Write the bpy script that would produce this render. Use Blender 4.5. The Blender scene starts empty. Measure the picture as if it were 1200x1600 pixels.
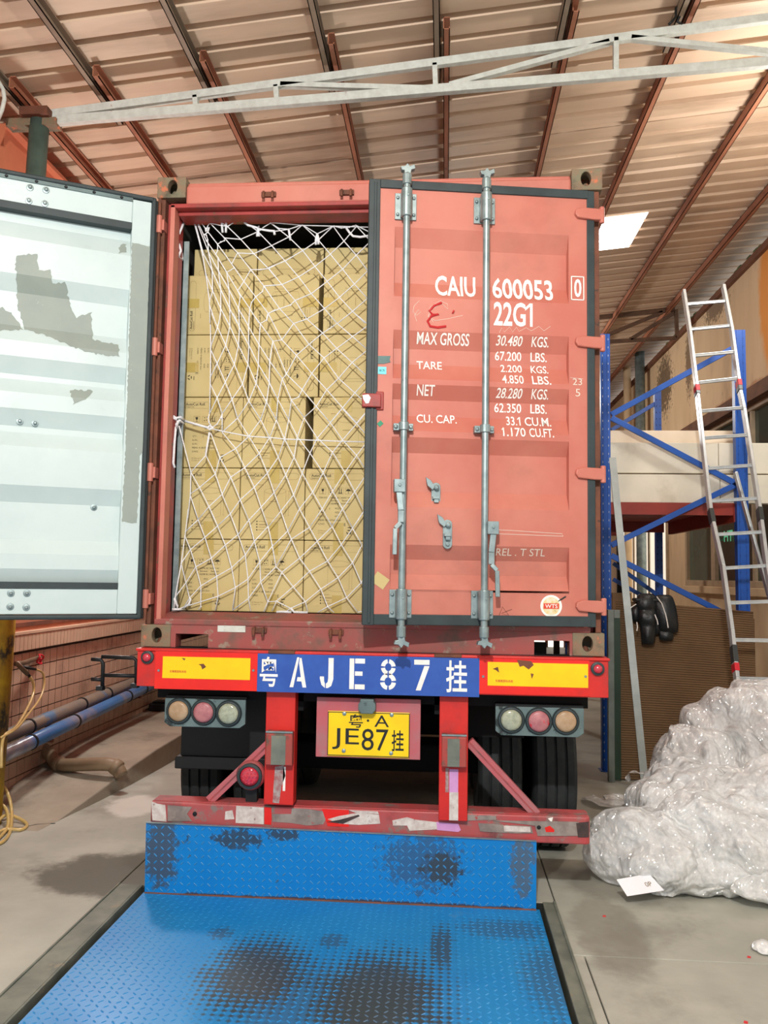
import bpy, bmesh, math, random
from mathutils import Vector, Matrix, noise
random.seed(7)
SC = bpy.context.scene
COL = SC.collection
# ------------------------------------------------------------------ camera
CF, CYAW, CPITCH, CROLL = 1305.364, 0.0742372, 0.0761733, 0.0150775
CPOS = Vector((0.401128, -4.394684, 1.67598))
_f = Vector((-math.sin(CYAW)*math.cos(CPITCH), math.cos(CYAW)*math.cos(CPITCH), math.sin(CPITCH)))
_r = Vector((math.cos(CYAW), math.sin(CYAW), 0)); _u = _r.cross(_f)
CR = _r*math.cos(CROLL)+_u*math.sin(CROLL); CU = _u*math.cos(CROLL)-_r*math.sin(CROLL); CW = _f
cam = bpy.data.cameras.new('camera'); camo = bpy.data.objects.new('camera', cam); COL.objects.link(camo)
camo.matrix_world = Matrix(((CR.x, CU.x, -CW.x, CPOS.x), (CR.y, CU.y, -CW.y, CPOS.y), (CR.z, CU.z, -CW.z, CPOS.z), (0, 0, 0, 1)))
cam.sensor_fit = 'HORIZONTAL'; cam.sensor_width = 36; cam.lens = CF/1200*36; cam.clip_start = .05; cam.clip_end = 200
SC.camera = camo
# ------------------------------------------------------------------ light
w = bpy.data.worlds.new('world'); SC.world = w; w.use_nodes = True
bg = w.node_tree.nodes['Background']; bg.inputs[0].default_value = (.93, .97, 1, 1); bg.inputs[1].default_value = 1.1
def lamp(name, loc, power, radius, col=(1, 1, 1)):
    l = bpy.data.lights.new(name, 'POINT'); l.energy = power; l.shadow_soft_size = radius; l.color = col
    o = bpy.data.objects.new(name, l); o.location = loc; COL.objects.link(o); return o
lamp('flood_lamp', (.2, -5.1, 4.22), 1300, .07, (1, .99, .95))       # floodlight under the canopy, behind the photographer
lamp('fill_lamp', (3.1, 1.9, 4.6), 130, .15, (1, .97, .92))        # unseen fill added to brighten the rack and right wall
lamp('fill_lamp.002', (-2.25, 2.3, 2.7), 190, .15, (1, .98, .95))  # unseen fill added behind the white door to brighten the tiled wall
lamp('fill_lamp.001', (.8, 8.6, 4.5), 230, .15, (1, .96, .9))  # unseen fill added behind the container to lift the far right side
SC.view_settings.view_transform = 'Standard'; SC.view_settings.look = 'None'
SC.view_settings.exposure = -.36; SC.view_settings.gamma = 1.0; SC.view_settings.use_curve_mapping = False
# ------------------------------------------------------------------ helpers
def at(x, y, X=None, Y=None, Z=None):
    """point of the place seen at photo pixel (x, y) on the plane X=, Y= or Z="""
    d = CW + CR*((x-600)/CF) - CU*((y-800)/CF)
    t = (Y-CPOS.y)/d.y if Y is not None else (Z-CPOS.z)/d.z if Z is not None else (X-CPOS.x)/d.x
    return CPOS + d*t
PW = {}
def setp(o, parent):
    if parent is not None:
        o.parent = parent; o.matrix_parent_inverse = PW.get(parent, Matrix()).inverted()
def tag(o, label=None, cat=None, group=None, kind=None):
    if label: o['label'] = label
    if cat: o['category'] = cat
    if group: o['group'] = group
    if kind: o['kind'] = kind
    return o
def empty(name, loc, label=None, cat=None, group=None, kind=None, rz=0, parent=None):
    o = bpy.data.objects.new(name, None); COL.objects.link(o); o.empty_display_size = .1
    setp(o, parent)
    o.location = loc; o.rotation_euler = (0, 0, rz)
    PW[o] = Matrix.Translation(Vector(loc)) @ Matrix.Rotation(rz, 4, 'Z')
    return tag(o, label, cat, group, kind)
def inst(name, me, parent=None, M=None):
    o = bpy.data.objects.new(name, me); COL.objects.link(o); setp(o, parent)
    if M is not None: o.matrix_basis = M; PW[o] = M
    return o
class MB:
    def __init__(s): s.v = []; s.f = []
    def add(s, vs, fs):
        b = len(s.v); s.v += [Vector(p) for p in vs]; s.f += [tuple(b+i for i in f) for f in fs]; return s
    def box(s, x0, x1, y0, y1, z0, z1, M=None):
        p = [Vector((x, y, z)) for z in (z0, z1) for y in (y0, y1) for x in (x0, x1)]
        if M: p = [M @ q for q in p]
        return s.add(p, [(0, 2, 3, 1), (4, 5, 7, 6), (0, 1, 5, 4), (2, 6, 7, 3), (0, 4, 6, 2), (1, 3, 7, 5)])
    def bar(s, a, b, w, h, up=(0, 0, 1)):
        a = Vector(a); b = Vector(b); d = (b-a).normalized(); x = d.cross(Vector(up))
        if x.length < 1e-4: x = d.cross(Vector((0, 1, 0)))
        x.normalize(); y = x.cross(d)
        p = [q+x*i*w/2+y*j*h/2 for q in (a, b) for j in (-1, 1) for i in (-1, 1)]
        return s.add(p, [(0, 1, 3, 2), (4, 6, 7, 5), (0, 4, 5, 1), (2, 3, 7, 6), (0, 2, 6, 4), (1, 5, 7, 3)])
    def tube(s, pts, r, n=8, caps=True, closed=False):
        pts = [Vector(p) for p in pts]; m = len(pts); rr = r if isinstance(r, (list, tuple)) else [r]*m
        rings = []; nrm = None
        for i, p in enumerate(pts):
            if closed: d = pts[(i+1) % m]-pts[i-1]
            else: d = pts[min(i+1, m-1)]-pts[max(i-1, 0)]
            if d.length < 1e-9: d = Vector((0, 0, 1))
            d.normalize()
            if nrm is None:
                nrm = d.orthogonal().normalized()
            nrm = (nrm-d*nrm.dot(d))
            if nrm.length < 1e-5: nrm = d.orthogonal()
            nrm.normalize(); b = d.cross(nrm)
            rings.append([p+(nrm*math.cos(2*math.pi*k/n)+b*math.sin(2*math.pi*k/n))*rr[i] for k in range(n)])
        vs = [q for R in rings for q in R]; fs = []
        for i in range(m if closed else m-1):
            j = (i+1) % m
            fs += [(i*n+k, i*n+(k+1) % n, j*n+(k+1) % n, j*n+k) for k in range(n)]
        if caps and not closed: fs += [tuple(reversed(range(n))), tuple((m-1)*n+k for k in range(n))]
        return s.add(vs, fs)
    def cyl(s, a, b, r, n=16, r2=None): return s.tube([a, b], [r, r if r2 is None else r2], n)
    def lathe(s, prof, o, ax, n=24):
        """prof: (radius, height along ax)"""
        o = Vector(o); ax = Vector(ax).normalized(); a = ax.orthogonal().normalized(); b = ax.cross(a); m = len(prof)
        vs = [o+ax*h+(a*math.cos(2*math.pi*k/n)+b*math.sin(2*math.pi*k/n))*max(r, 1e-4) for r, h in prof for k in range(n)]
        fs = [(i*n+k, i*n+(k+1) % n, (i+1)*n+(k+1) % n, (i+1)*n+k) for i in range(m-1) for k in range(n)]
        return s.add(vs, fs + [tuple(reversed(range(n))), tuple((m-1)*n+k for k in range(n))])
    def prism(s, poly, o, ux, uy, n, t0, t1):
        o, ux, uy, n = Vector(o), Vector(ux), Vector(uy), Vector(n); m = len(poly)
        vs = [o+ux*a+uy*b+n*t for t in (t0, t1) for a, b in poly]
        return s.add(vs, [tuple(reversed(range(m))), tuple(range(m, 2*m))]+[(i, (i+1) % m, m+(i+1) % m, m+i) for i in range(m)])
    def holeplate(s, x0, x1, z0, z1, cx, cz, rx, rz, y0, y1, n=24):
        """block spanning y0..y1 with an oval hole through its front"""
        an = [2*math.pi*k/n for k in range(n)]; out = []; inn = []
        for t in an:
            c, si = math.cos(t), math.sin(t)
            k = min(((x1-cx)/c if c > 1e-6 else (x0-cx)/c if c < -1e-6 else 1e9), ((z1-cz)/si if si > 1e-6 else (z0-cz)/si if si < -1e-6 else 1e9))
            out.append((cx+c*k, cz+si*k)); inn.append((cx+c*rx, cz+si*rz))
        for i, (a, b) in enumerate(out):   # pull nearest samples onto the corners
            pass
        for X in (x0, x1):
            for Z in (z0, z1):
                i = min(range(n), key=lambda i: (out[i][0]-X)**2+(out[i][1]-Z)**2); out[i] = (X, Z)
        vs = [(a, y0, b) for a, b in out]+[(a, y0, b) for a, b in inn]+[(a, y1, b) for a, b in inn]+[(a, y1, b) for a, b in out]
        fs = []
        for k in range(n):
            j = (k+1) % n
            fs += [(k, j, n+j, n+k), (n+k, n+j, 2*n+j, 2*n+k), (2*n+k, 2*n+j, 3*n+j, 3*n+k), (3*n+k, 3*n+j, j, k)]
        return s.add(vs, fs)
    def xf(s, M): s.v = [M @ p for p in s.v]; return s
    def mesh(s, name, mat, smooth=False):
        me = bpy.data.meshes.new(name); me.from_pydata([tuple(p) for p in s.v], [], s.f)
        bm = bmesh.new(); bm.from_mesh(me); bmesh.ops.recalc_face_normals(bm, faces=bm.faces); bm.to_mesh(me); bm.free()
        if mat: me.materials.append(mat)
        if smooth:
            me.shade_smooth()
        return me
    def build(s, name, mat, parent=None, smooth=False, bevel=0, M=None, seg=2):
        me = s.mesh(name, mat, smooth); o = inst(name, me, parent, M)
        if bevel:
            b = o.modifiers.new('bevel', 'BEVEL'); b.width = bevel; b.segments = seg; b.limit_method = 'ANGLE'; b.angle_limit = math.radians(40)
        return o
def auto_smooth(o, ang=40):
    me = o.data; me.shade_smooth()
    bm = bmesh.new(); bm.from_mesh(me)
    for e in bm.edges:
        if len(e.link_faces) == 2 and e.calc_face_angle(0) > math.radians(ang): e.smooth = False
    bm.to_mesh(me); bm.free(); return o
# ---- text, all curves evaluated once at the start
_TX = {}
def prep_text(strings):
    obs = []
    for s, off in strings:
        c = bpy.data.curves.new('glyphs', 'FONT'); c.body = s; c.offset = off; c.resolution_u = 3; c.fill_mode = 'FRONT'
        o = bpy.data.objects.new('glyphs', c); COL.objects.link(o); obs.append((s, off, o))
    dg = bpy.context.evaluated_depsgraph_get(); dg.update()
    for s, off, o in obs:
        me = o.evaluated_get(dg).to_mesh()
        vs = [(v.co.x, v.co.y) for v in me.vertices]; fs = [tuple(p.vertices) for p in me.polygons]
        if vs:
            x0 = min(v[0] for v in vs); x1 = max(v[0] for v in vs); y0 = min(v[1] for v in vs); y1 = max(v[1] for v in vs)
            _TX[(s, off)] = ([((a-x0)/max(x1-x0, 1e-6), (b-y0)/max(y1-y0, 1e-6)) for a, b in vs], fs, (x1-x0)/max(y1-y0, 1e-6))
        o.evaluated_get(dg).to_mesh_clear()
    for s, off, o in obs:
        c = o.data; bpy.data.objects.remove(o); bpy.data.curves.remove(c)
def add_text(mb, s, off, o, ux, uy, w=None, h=None, slant=0):
    vs, fs, asp = _TX[(s, off)]
    if w is None: w = h*asp
    if h is None: h = w/asp
    o, ux, uy = Vector(o), Vector(ux), Vector(uy)
    return mb.add([o+ux*(a*w+slant*b*h)+uy*(b*h) for a, b in vs], fs)
# ------------------------------------------------------------------ materials
def rgb(r, g, b):
    f = lambda c: (c/255/12.92) if c/255 <= .04045 else ((c/255+.055)/1.055)**2.4
    return (f(r), f(g), f(b), 1)
def new_mat(name):
    m = bpy.data.materials.new(name); m.use_nodes = True; nt = m.node_tree
    return m, nt, nt.nodes['Principled BSDF']
def pos_node(nt, scale=(1, 1, 1)):
    g = nt.nodes.new('ShaderNodeNewGeometry'); mp = nt.nodes.new('ShaderNodeMapping'); mp.inputs['Scale'].default_value = scale
    nt.links.new(g.outputs['Position'], mp.inputs['Vector']); return mp.outputs[0]
def noise_node(nt, vec, scale, detail=5, rough=.6):
    n = nt.nodes.new('ShaderNodeTexNoise'); n.inputs['Scale'].default_value = scale; n.inputs['Detail'].default_value = detail; n.inputs['Roughness'].default_value = rough
    nt.links.new(vec, n.inputs['Vector']); return n.outputs['Fac']
def ramp(nt, fac, a, b):
    n = nt.nodes.new('ShaderNodeMapRange'); n.interpolation_type = 'SMOOTHSTEP'; n.inputs[1].default_value = a; n.inputs[2].default_value = b
    nt.links.new(fac, n.inputs[0]); return n.outputs[0]
def mix(nt, fac, a, b):
    n = nt.nodes.new('ShaderNodeMix'); n.data_type = 'RGBA'
    if isinstance(fac, (int, float)): n.inputs[0].default_value = fac
    else: nt.links.new(fac, n.inputs[0])
    for i, c in ((6, a), (7, b)):
        if isinstance(c, tuple): n.inputs[i].default_value = c
        else: nt.links.new(c, n.inputs[i])
    return n.outputs[2]
def mth(nt, op, a, b=None, clamp=False):
    n = nt.nodes.new('ShaderNodeMath'); n.operation = op; n.use_clamp = clamp
    for i, c in ((0, a), (1, b)):
        if c is None: continue
        if isinstance(c, (int, float)): n.inputs[i].default_value = c
        else: nt.links.new(c, n.inputs[i])
    return n.outputs[0]
def M_(name, c, c2=None, s=5, r=.5, m=0, bump=0, bs=80, wear=None, wt=.62, ws=9, wsoft=.05, spec=.4, stretch=(1, 1, 1), grime=None, gt=.5, gs=2, stains=(), r2=None, alpha=1, trans=0, pat=None, edge=(1.1, .75)):
    """painted or raw surface: two-tone mottling, chipped wear, grime clouds and placed stains"""
    mt, nt, b = new_mat(name); vec = pos_node(nt, stretch)
    col = c
    if c2: col = mix(nt, ramp(nt, noise_node(nt, vec, s), .3, .7), c, c2)
    if grime: col = mix(nt, mth(nt, 'MULTIPLY', ramp(nt, noise_node(nt, vec, gs, 7, .65), gt, gt+.22), grime[3]), col, grime[:3]+(1,))
    rr = r
    if wear:
        wf = ramp(nt, noise_node(nt, vec, ws, 9, .68), wt, wt+wsoft); col = mix(nt, wf, col, wear)
        if r2 is not None:
            rr = mth(nt, 'ADD', mth(nt, 'MULTIPLY', wf, r2-r), r)
    for (cx, cy, cz, rx, ry, rz, sc, amp, ns, k) in stains:
        v = nt.nodes.new('ShaderNodeVectorMath'); v.operation = 'SUBTRACT'; nt.links.new(pos_node(nt), v.inputs[0]); v.inputs[1].default_value = (cx, cy, cz)
        v2 = nt.nodes.new('ShaderNodeVectorMath'); v2.operation = 'MULTIPLY'; nt.links.new(v.outputs[0], v2.inputs[0]); v2.inputs[1].default_value = (1/rx, 1/ry, 1/rz)
        ln = nt.nodes.new('ShaderNodeVectorMath'); ln.operation = 'LENGTH'; nt.links.new(v2.outputs[0], ln.inputs[0])
        d = mth(nt, 'ADD', ln.outputs['Value'], mth(nt, 'MULTIPLY', mth(nt, 'SUBTRACT', noise_node(nt, pos_node(nt), ns, 6, .65), .5), amp*2))
        if pat:      # grime caught between the raised studs
            wv = nt.nodes.new('ShaderNodeSeparateXYZ'); nt.links.new(pos_node(nt), wv.inputs[0]); kk = math.pi/pat
            sn = mth(nt, 'MULTIPLY', mth(nt, 'SINE', mth(nt, 'MULTIPLY', mth(nt, 'ADD', wv.outputs[0], wv.outputs[1]), kk)), mth(nt, 'SINE', mth(nt, 'MULTIPLY', mth(nt, 'SUBTRACT', wv.outputs[0], wv.outputs[1]), kk)))
            d = mth(nt, 'ADD', d, mth(nt, 'MULTIPLY', sn, .42))
        f = mth(nt, 'MULTIPLY', ramp(nt, d, *edge), k)
        col = mix(nt, f, col, sc)
    if isinstance(col, tuple): b.inputs['Base Color'].default_value = col
    else: nt.links.new(col, b.inputs['Base Color'])
    if isinstance(rr, (int, float)): b.inputs['Roughness'].default_value = rr
    else: nt.links.new(rr, b.inputs['Roughness'])
    b.inputs['Metallic'].default_value = m; b.inputs['Specular IOR Level'].default_value = spec
    b.inputs['Alpha'].default_value = alpha; b.inputs['Transmission Weight'].default_value = trans
    if bump:
        bn = nt.nodes.new('ShaderNodeBump'); bn.inputs['Strength'].default_value = bump; bn.inputs['Distance'].default_value = .01
        nt.links.new(noise_node(nt, vec, bs, 4), bn.inputs['Height']); nt.links.new(bn.outputs[0], b.inputs['Normal'])
    return mt
def emit(name, c, st):
    mt, nt, b = new_mat(name); b.inputs['Base Color'].default_value = c; b.inputs['Emission Color'].default_value = c; b.inputs['Emission Strength'].default_value = st; return mt
K = {}
K['cred'] = M_('container_red', rgb(190, 118, 102), rgb(182, 102, 88), 2.2, .5, bump=.03, bs=30, grime=(.30, .11, .08, .5), gt=.5, gs=1.5, wear=rgb(150, 95, 60), wt=.7, ws=12)
K['cred_dark'] = M_('container_red_frame', rgb(168, 62, 58), rgb(140, 52, 48), 4, .5, wear=rgb(110, 80, 60), wt=.6, ws=14, grime=(.09, .05, .04, .6), gt=.5, gs=4)
K['sill'] = M_('sill_worn_red', rgb(150, 72, 68), rgb(132, 80, 72), 5, .6, wear=rgb(140, 125, 110), wt=.58, ws=11, wsoft=.08, grime=(.1, .08, .06, .7), gt=.48, gs=5, bump=.1)
K['cast'] = M_('casting_rust', rgb(116, 112, 90), rgb(134, 104, 82), 14, .75, wear=rgb(186, 108, 76), wt=.58, ws=14, bump=.25, bs=60, grime=(.06, .055, .04, .8), gt=.5, gs=10)
K['rust'] = M_('rusty_steel', rgb(122, 72, 52), rgb(92, 58, 44), 8, .75, bump=.2, wear=rgb(70, 52, 44), wt=.6, ws=15)
K['rubber'] = M_('gasket_rubber', rgb(38, 48, 50), rgb(48, 60, 62), 6, .55, wear=rgb(120, 135, 130), wt=.68, ws=6, wsoft=.12)
K['galv'] = M_('galvanised_steel', rgb(150, 165, 166), rgb(122, 138, 140), 14, .42, .55, wear=rgb(98, 104, 100), wt=.62, ws=10, wsoft=.1)
K['white_door'] = M_('white_door_paint', rgb(192, 207, 206), rgb(184, 200, 200), 3, .4, wear=rgb(172, 186, 182), wt=.62, ws=3, wsoft=.2, spec=.35)
K['grey_patch'] = M_('grey_primer_patch', rgb(142, 152, 144), rgb(136, 146, 140), 8, .55, wear=rgb(184, 198, 196), wt=.66, ws=25, wsoft=.04)
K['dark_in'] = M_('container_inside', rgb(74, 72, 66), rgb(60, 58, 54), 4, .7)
K['ply'] = M_('container_plywood', rgb(104, 78, 54), rgb(84, 62, 44), 8, .7, stretch=(1, 8, 1))
K['letter'] = M_('white_lettering', rgb(242, 240, 234), rgb(230, 222, 214), 20, .5)
K['chalk'] = M_('chalk_mark', rgb(214, 200, 186), r=.8)
K['redpen'] = M_('red_spray', rgb(182, 40, 44), r=.6)
K['carton'] = M_('carton_cardboard', rgb(196, 178, 126), rgb(188, 168, 116), 3, .75, bump=.03, bs=40)
K['tape'] = M_('packing_tape', rgb(184, 162, 92), rgb(176, 152, 84), 10, .16, spec=.6)
K['ink'] = M_('carton_ink', rgb(58, 50, 36), r=.8)
K['fineink'] = M_('carton_fine_ink', rgb(132, 110, 70), r=.8)
K['rope'] = M_('white_rope', rgb(244, 244, 246), rgb(225, 226, 230), 120, .7, bump=.5, bs=300)
K['tred'] = M_('trailer_red', rgb(206, 42, 34), rgb(190, 36, 32), 6, .42, wear=rgb(120, 70, 62), wt=.68, ws=9, grime=(.12, .05, .05, .55), gt=.52, gs=3)
K['tfade'] = M_('trailer_faded_red', rgb(178, 70, 72), rgb(160, 84, 84), 7, .5, wear=rgb(128, 112, 106), wt=.57, ws=7, wsoft=.08, grime=(.05, .045, .045, .75), gt=.5, gs=5)
K['panelred'] = M_('plate_panel_paint', rgb(186, 84, 92), rgb(160, 110, 112), 4, .5, wear=rgb(140, 134, 128), wt=.58, ws=3, wsoft=.15)
K['tblue'] = M_('board_blue', rgb(32, 74, 158), rgb(40, 84, 168), 8, .42, wear=rgb(30, 36, 50), wt=.69, ws=14, spec=.5)
K['reflect_y'] = M_('reflector_yellow', rgb(250, 200, 8), rgb(244, 190, 6), 8, .35, wear=rgb(60, 50, 30), wt=.75, ws=10)
K['reflect_r'] = M_('reflector_red', rgb(226, 36, 26), rgb(214, 32, 26), 8, .35, grime=(.1, .03, .03, .4), gt=.58, gs=5)
K['plate_y'] = M_('plate_yellow', rgb(246, 206, 10), rgb(236, 194, 10), 6, .4, wear=rgb(190, 160, 60), wt=.66, ws=18)
K['black'] = M_('black_steel', rgb(14, 15, 17), rgb(20, 23, 25), 5, .55, wear=rgb(70, 84, 88), wt=.66, ws=5, wsoft=.15)
K['blackpaint'] = M_('black_print', rgb(26, 30, 30), r=.6)
K['chassis'] = M_('chassis_dark', rgb(7, 7, 8), rgb(12, 11, 11), 5, .85)  # near-black: the shade under the trailer is put into the colour
K['lampgrey'] = M_('lamp_panel_grey', rgb(104, 124, 124), rgb(84, 100, 100), 4, .5, wear=rgb(34, 44, 44), wt=.56, ws=6, wsoft=.06)
K['lens_w'] = M_('lens_clear', rgb(168, 172, 150), rgb(142, 148, 128), 60, .15, spec=.7)
K['lens_r'] = M_('lens_red', rgb(206, 44, 62), rgb(178, 60, 76), 90, .15, spec=.7)
K['lens_rd'] = M_('lens_dusty_red', rgb(182, 120, 122), rgb(160, 98, 104), 30, .35, wear=rgb(206, 40, 56), wt=.6, ws=25)
K['lens_a'] = M_('lens_amber', rgb(178, 152, 124), rgb(160, 130, 98), 20, .35)
K['tyre'] = M_('tyre_rubber', rgb(30, 33, 34), rgb(44, 48, 48), 10, .75, bump=.1)
K['blue'] = M_('dock_blue', rgb(6, 102, 192), rgb(10, 110, 200), 3, .38, wear=rgb(40, 52, 60), wt=.7, ws=12, spec=.5)
K['steel'] = M_('dark_steel_angle', rgb(122, 126, 114), rgb(92, 98, 90), 5, .55, .1, wear=rgb(130, 124, 106), wt=.6, ws=7)
K['pit'] = M_('pit_dark', rgb(30, 34, 32), r=.8)
# ================================================================== THE SETTING
wet = at(165, 1365, Z=0); pale_patch = at(215, 1258, Z=0)  # a wet patch and a paler patch on the floor
CONC = dict(c=rgb(176, 170, 154), c2=rgb(154, 149, 136))
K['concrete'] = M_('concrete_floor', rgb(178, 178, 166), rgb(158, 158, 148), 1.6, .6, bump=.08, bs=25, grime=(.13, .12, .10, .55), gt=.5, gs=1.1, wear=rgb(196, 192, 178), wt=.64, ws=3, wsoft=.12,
    stains=[(wet.x, wet.y, 0, .42, .34, 1, rgb(74, 72, 60), .55, 4, .85), (wet.x+.25, wet.y+.25, 0, .25, .2, 1, rgb(84, 82, 70), .5, 5, .8), (pale_patch.x, pale_patch.y, 0, .22, .3, 1, rgb(214, 210, 200), .5, 6, .7),
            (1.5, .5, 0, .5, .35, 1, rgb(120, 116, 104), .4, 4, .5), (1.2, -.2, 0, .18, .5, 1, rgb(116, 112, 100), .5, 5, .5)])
K['walk'] = M_('walkway_concrete', rgb(170, 160, 142), rgb(148, 138, 122), 2, .8, bump=.2, bs=30, grime=(.10, .085, .07, .6), gt=.5, gs=1.6)
fl = empty('floor', (0, 0, 0), kind='structure')
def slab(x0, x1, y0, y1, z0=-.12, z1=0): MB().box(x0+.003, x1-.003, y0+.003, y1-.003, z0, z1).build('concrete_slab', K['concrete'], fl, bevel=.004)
MB().box(-3.4, 4.6, -8, 17, -.5, -.45).build('pit_bottom', K['pit'], fl)
MB().box(-3.4, -1.34, -8, 17, -.44, -.121).box(.985, 4.6, -8, 17, -.44, -.121).build('sub_base', K['pit'], fl)
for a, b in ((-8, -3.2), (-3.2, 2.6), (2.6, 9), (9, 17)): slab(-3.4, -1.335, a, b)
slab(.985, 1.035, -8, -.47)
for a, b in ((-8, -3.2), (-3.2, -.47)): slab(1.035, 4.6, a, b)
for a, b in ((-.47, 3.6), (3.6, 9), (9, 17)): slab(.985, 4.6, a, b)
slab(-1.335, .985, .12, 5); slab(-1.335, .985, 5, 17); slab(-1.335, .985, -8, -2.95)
# steel angles round the leveller pit
MB().box(-1.335, -1.325, -2.95, .12, -.3, .012).box(-1.325, -1.21, -2.95, .12, -.02, .006).box(-1.21, -1.2, -2.95, .12, -.4, .006).build('pit_angle', K['steel'], fl, bevel=.003)
MB().box(.918, .982, -2.95, .12, -.02, .006).box(.972, .984, -2.95, .12, -.3, .014).box(.9195, .93, -2.95, .12, -.4, .004).build('pit_angle', K['steel'], fl, bevel=.003)
MB().box(-1.335, .985, .1, .12, -.45, -.001).box(-1.335, .985, -2.97, -2.95, -.45, -.001).build('pit_wall', K['pit'], fl)
# raised walkway along the tiled wall, ramping down towards the dock
wk = MB()
ys = [(.95, -2.2, 0), (1.15, -2.19, .004), (1.7, -2.12, .07), (2.2, -2.07, .135), (2.7, -2.035, .175), (3.2, -2.01, .19), (17, -1.9, .19)]
vs = []; fs = []
for y, x, z in ys: vs += [(-2.85, y, z+.001), (x, y, z+.001), (x+.012, y, -.01), (-2.85, y, -.01)]
for i in range(len(ys)-1):
    a = 4*i; b = a+4
    fs += [(a, a+1, b+1, b), (a+1, a+2, b+2, b+1), (a, b, b+3, a+3)]
fs += [(0, 3, 2, 1), (4*len(ys)-4, 4*len(ys)-3, 4*len(ys)-2, 4*len(ys)-1)]
wk.add(vs, fs).build('raised_walkway', K['walk'], fl, bevel=.012)
MB().tube([(-2.19+.02, 1.13, .002), (-2.28, 1.08, .004), (-2.33, 1.02, .002), (-2.42, 1.0, .002)], .0025, 5).build('floor_crack', K['pit'], fl)
# ---- left wall, tiled
K['tile'] = M_('wall_tile', rgb(206, 174, 148), rgb(194, 160, 136), 5, .45, grime=(.13, .085, .06, .5), gt=.52, gs=2.5, spec=.45)
K['grout'] = M_('tile_grout', rgb(78, 58, 46), r=.9)
K['ledge'] = M_('ledge_tile', rgb(206, 178, 150), rgb(196, 164, 138), 5, .45)
K['plaster'] = M_('salmon_plaster', rgb(176, 116, 88), rgb(160, 104, 80), 2, .8, grime=(.12, .07, .05, .4), gt=.55, gs=2)
wl = MB().box(-3.05, -2.806, -1.5, 17, -.02, 1.07).build('wall_left', K['grout']); tag(wl, kind='structure')
MB().box(-3.05, -2.80, -1.5, 17, 1.2, 4.55).build('plaster_wall', K['plaster'], wl)
MB().box(-2.83, -2.79, 1.2, 9, 1.42, 1.46).box(-2.83, -2.79, 1.2, 9, 1.25, 1.28).build('window_rail', K['rust'], wl)
tm = MB().box(0, .012, 0, .105, 0, .106).mesh('tile', K['tile'])
rest = MB(); tw = .115
for c in range(-18, 80):
    for r in range(9):
        y = 1.0+c*tw; z = .02+r*tw
        if 2 <= c < 34 and r >= 0: inst('tile', tm, wl, Matrix.Translation((-2.812, y, z+random.uniform(-.001, .001))))
        else: rest.box(-2.812, -2.80, y, y+.109, z, z+.109)
tag(rest.build('distant_tile', K['tile'], wl), kind='stuff')
MB().box(-2.86, -2.765, -1.5, 17, 1.065, 1.2).build('ledge', K['grout'], wl)
lm = MB().box(0, .012, 0, .055, 0, .118).mesh('ledge_tile', K['ledge'])
for c in range(62): inst('ledge_tile', lm, wl, Matrix.Translation((-2.768, .95+c*.0605, 1.074)))
tag(MB().add([], []).box(-2.768, -2.756, 4.7, 17, 1.074, 1.192).build('distant_ledge_tile', K['ledge'], wl), kind='stuff')
MB().box(-2.868, -2.75, -1.5, 17, 1.196, 1.215).build('ledge_cap', K['ledge'], wl)
# salmon eave beam above the left wall
eb = MB().box(-3.0, -2.78, 1.15, 17, 4.5, 4.84).box(-3.1, -2.72, 1.15, 17, 4.84, 4.87).box(-3.1, -2.95, -2, 17, 4.5, 5.0).build('trim_1', M_('eave_beam_paint', rgb(196, 116, 84), rgb(184, 104, 76), 2, .5)); tag(eb, kind='structure')
# ---- right wall of the building
cream = rgb(222, 196, 158)
K['cream'] = M_('cream_wall', rgb(224, 198, 160), rgb(212, 184, 146), 1.2, .8, bump=.08, bs=20, wear=rgb(120, 98, 74), wt=.66, ws=5, wsoft=.06, grime=(.32, .2, .11, .4), gt=.52, gs=1.3, stretch=(1, 1.6, .5),
    stains=[(4, 5.0, 4.9, .6, .42, .9, rgb(232, 146, 44), .35, 2.5, .85), (4, 9.6, 4.9, .5, .5, .5, rgb(70, 54, 40), 1.6, 14, .8), (4, 8.2, 4.9, .5, .16, .5, rgb(84, 62, 46), 1.6, 16, .75), (4, 6.9, 5.35, .5, .5, .18, rgb(80, 60, 44), 1.6, 16, .7), (4, 6.0, 3.9, .5, 3, .12, rgb(176, 110, 70), .6, 3, .6)])
wr = MB().box(4.0, 4.25, -3, 8.4, 3.86, 5.42).box(4.0, 4.25, -3, 8.4, 0, 1.58).box(4.0, 4.25, 8.4, 17, 0, 5.42).build('wall_right', K['cream']); tag(wr, kind='structure')
MB().box(3.95, 4.26, -3, 17, 5.42, 5.5).build('wall_coping', M_('coping_brown', rgb(128, 84, 60), rgb(104, 70, 52), 5, .8), wr)
mo = MB()
for i in range(60):
    y = 3.6+i*.11; h = random.uniform(.03, .1); mo.box(4.02, 4.2, y, y+.115, 5.5, 5.5+h)
mo.build('moss_edge', M_('moss', rgb(96, 122, 74), rgb(70, 88, 60), 6, .9), wr)
MB().box(3.86, 4.0, -3, 8.4, 3.74, 3.9).build('window_head', M_('head_brown', rgb(92, 68, 54), rgb(120, 84, 62), 5, .8), wr)
MB().box(3.93, 4.0, -3, 8.4, 1.5, 1.6).build('window_sill', K['cream'], wr, bevel=.01)
K['glass'] = M_('green_window_glass', rgb(92, 110, 96), rgb(72, 90, 80), .9, .12, spec=.6)
K['glass2'] = M_('dark_window_glass', rgb(46, 60, 54), rgb(60, 76, 68), .9, .12, spec=.6)
K['frame'] = M_('window_frame_beige', rgb(186, 164, 134), rgb(164, 144, 118), 5, .6)
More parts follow.
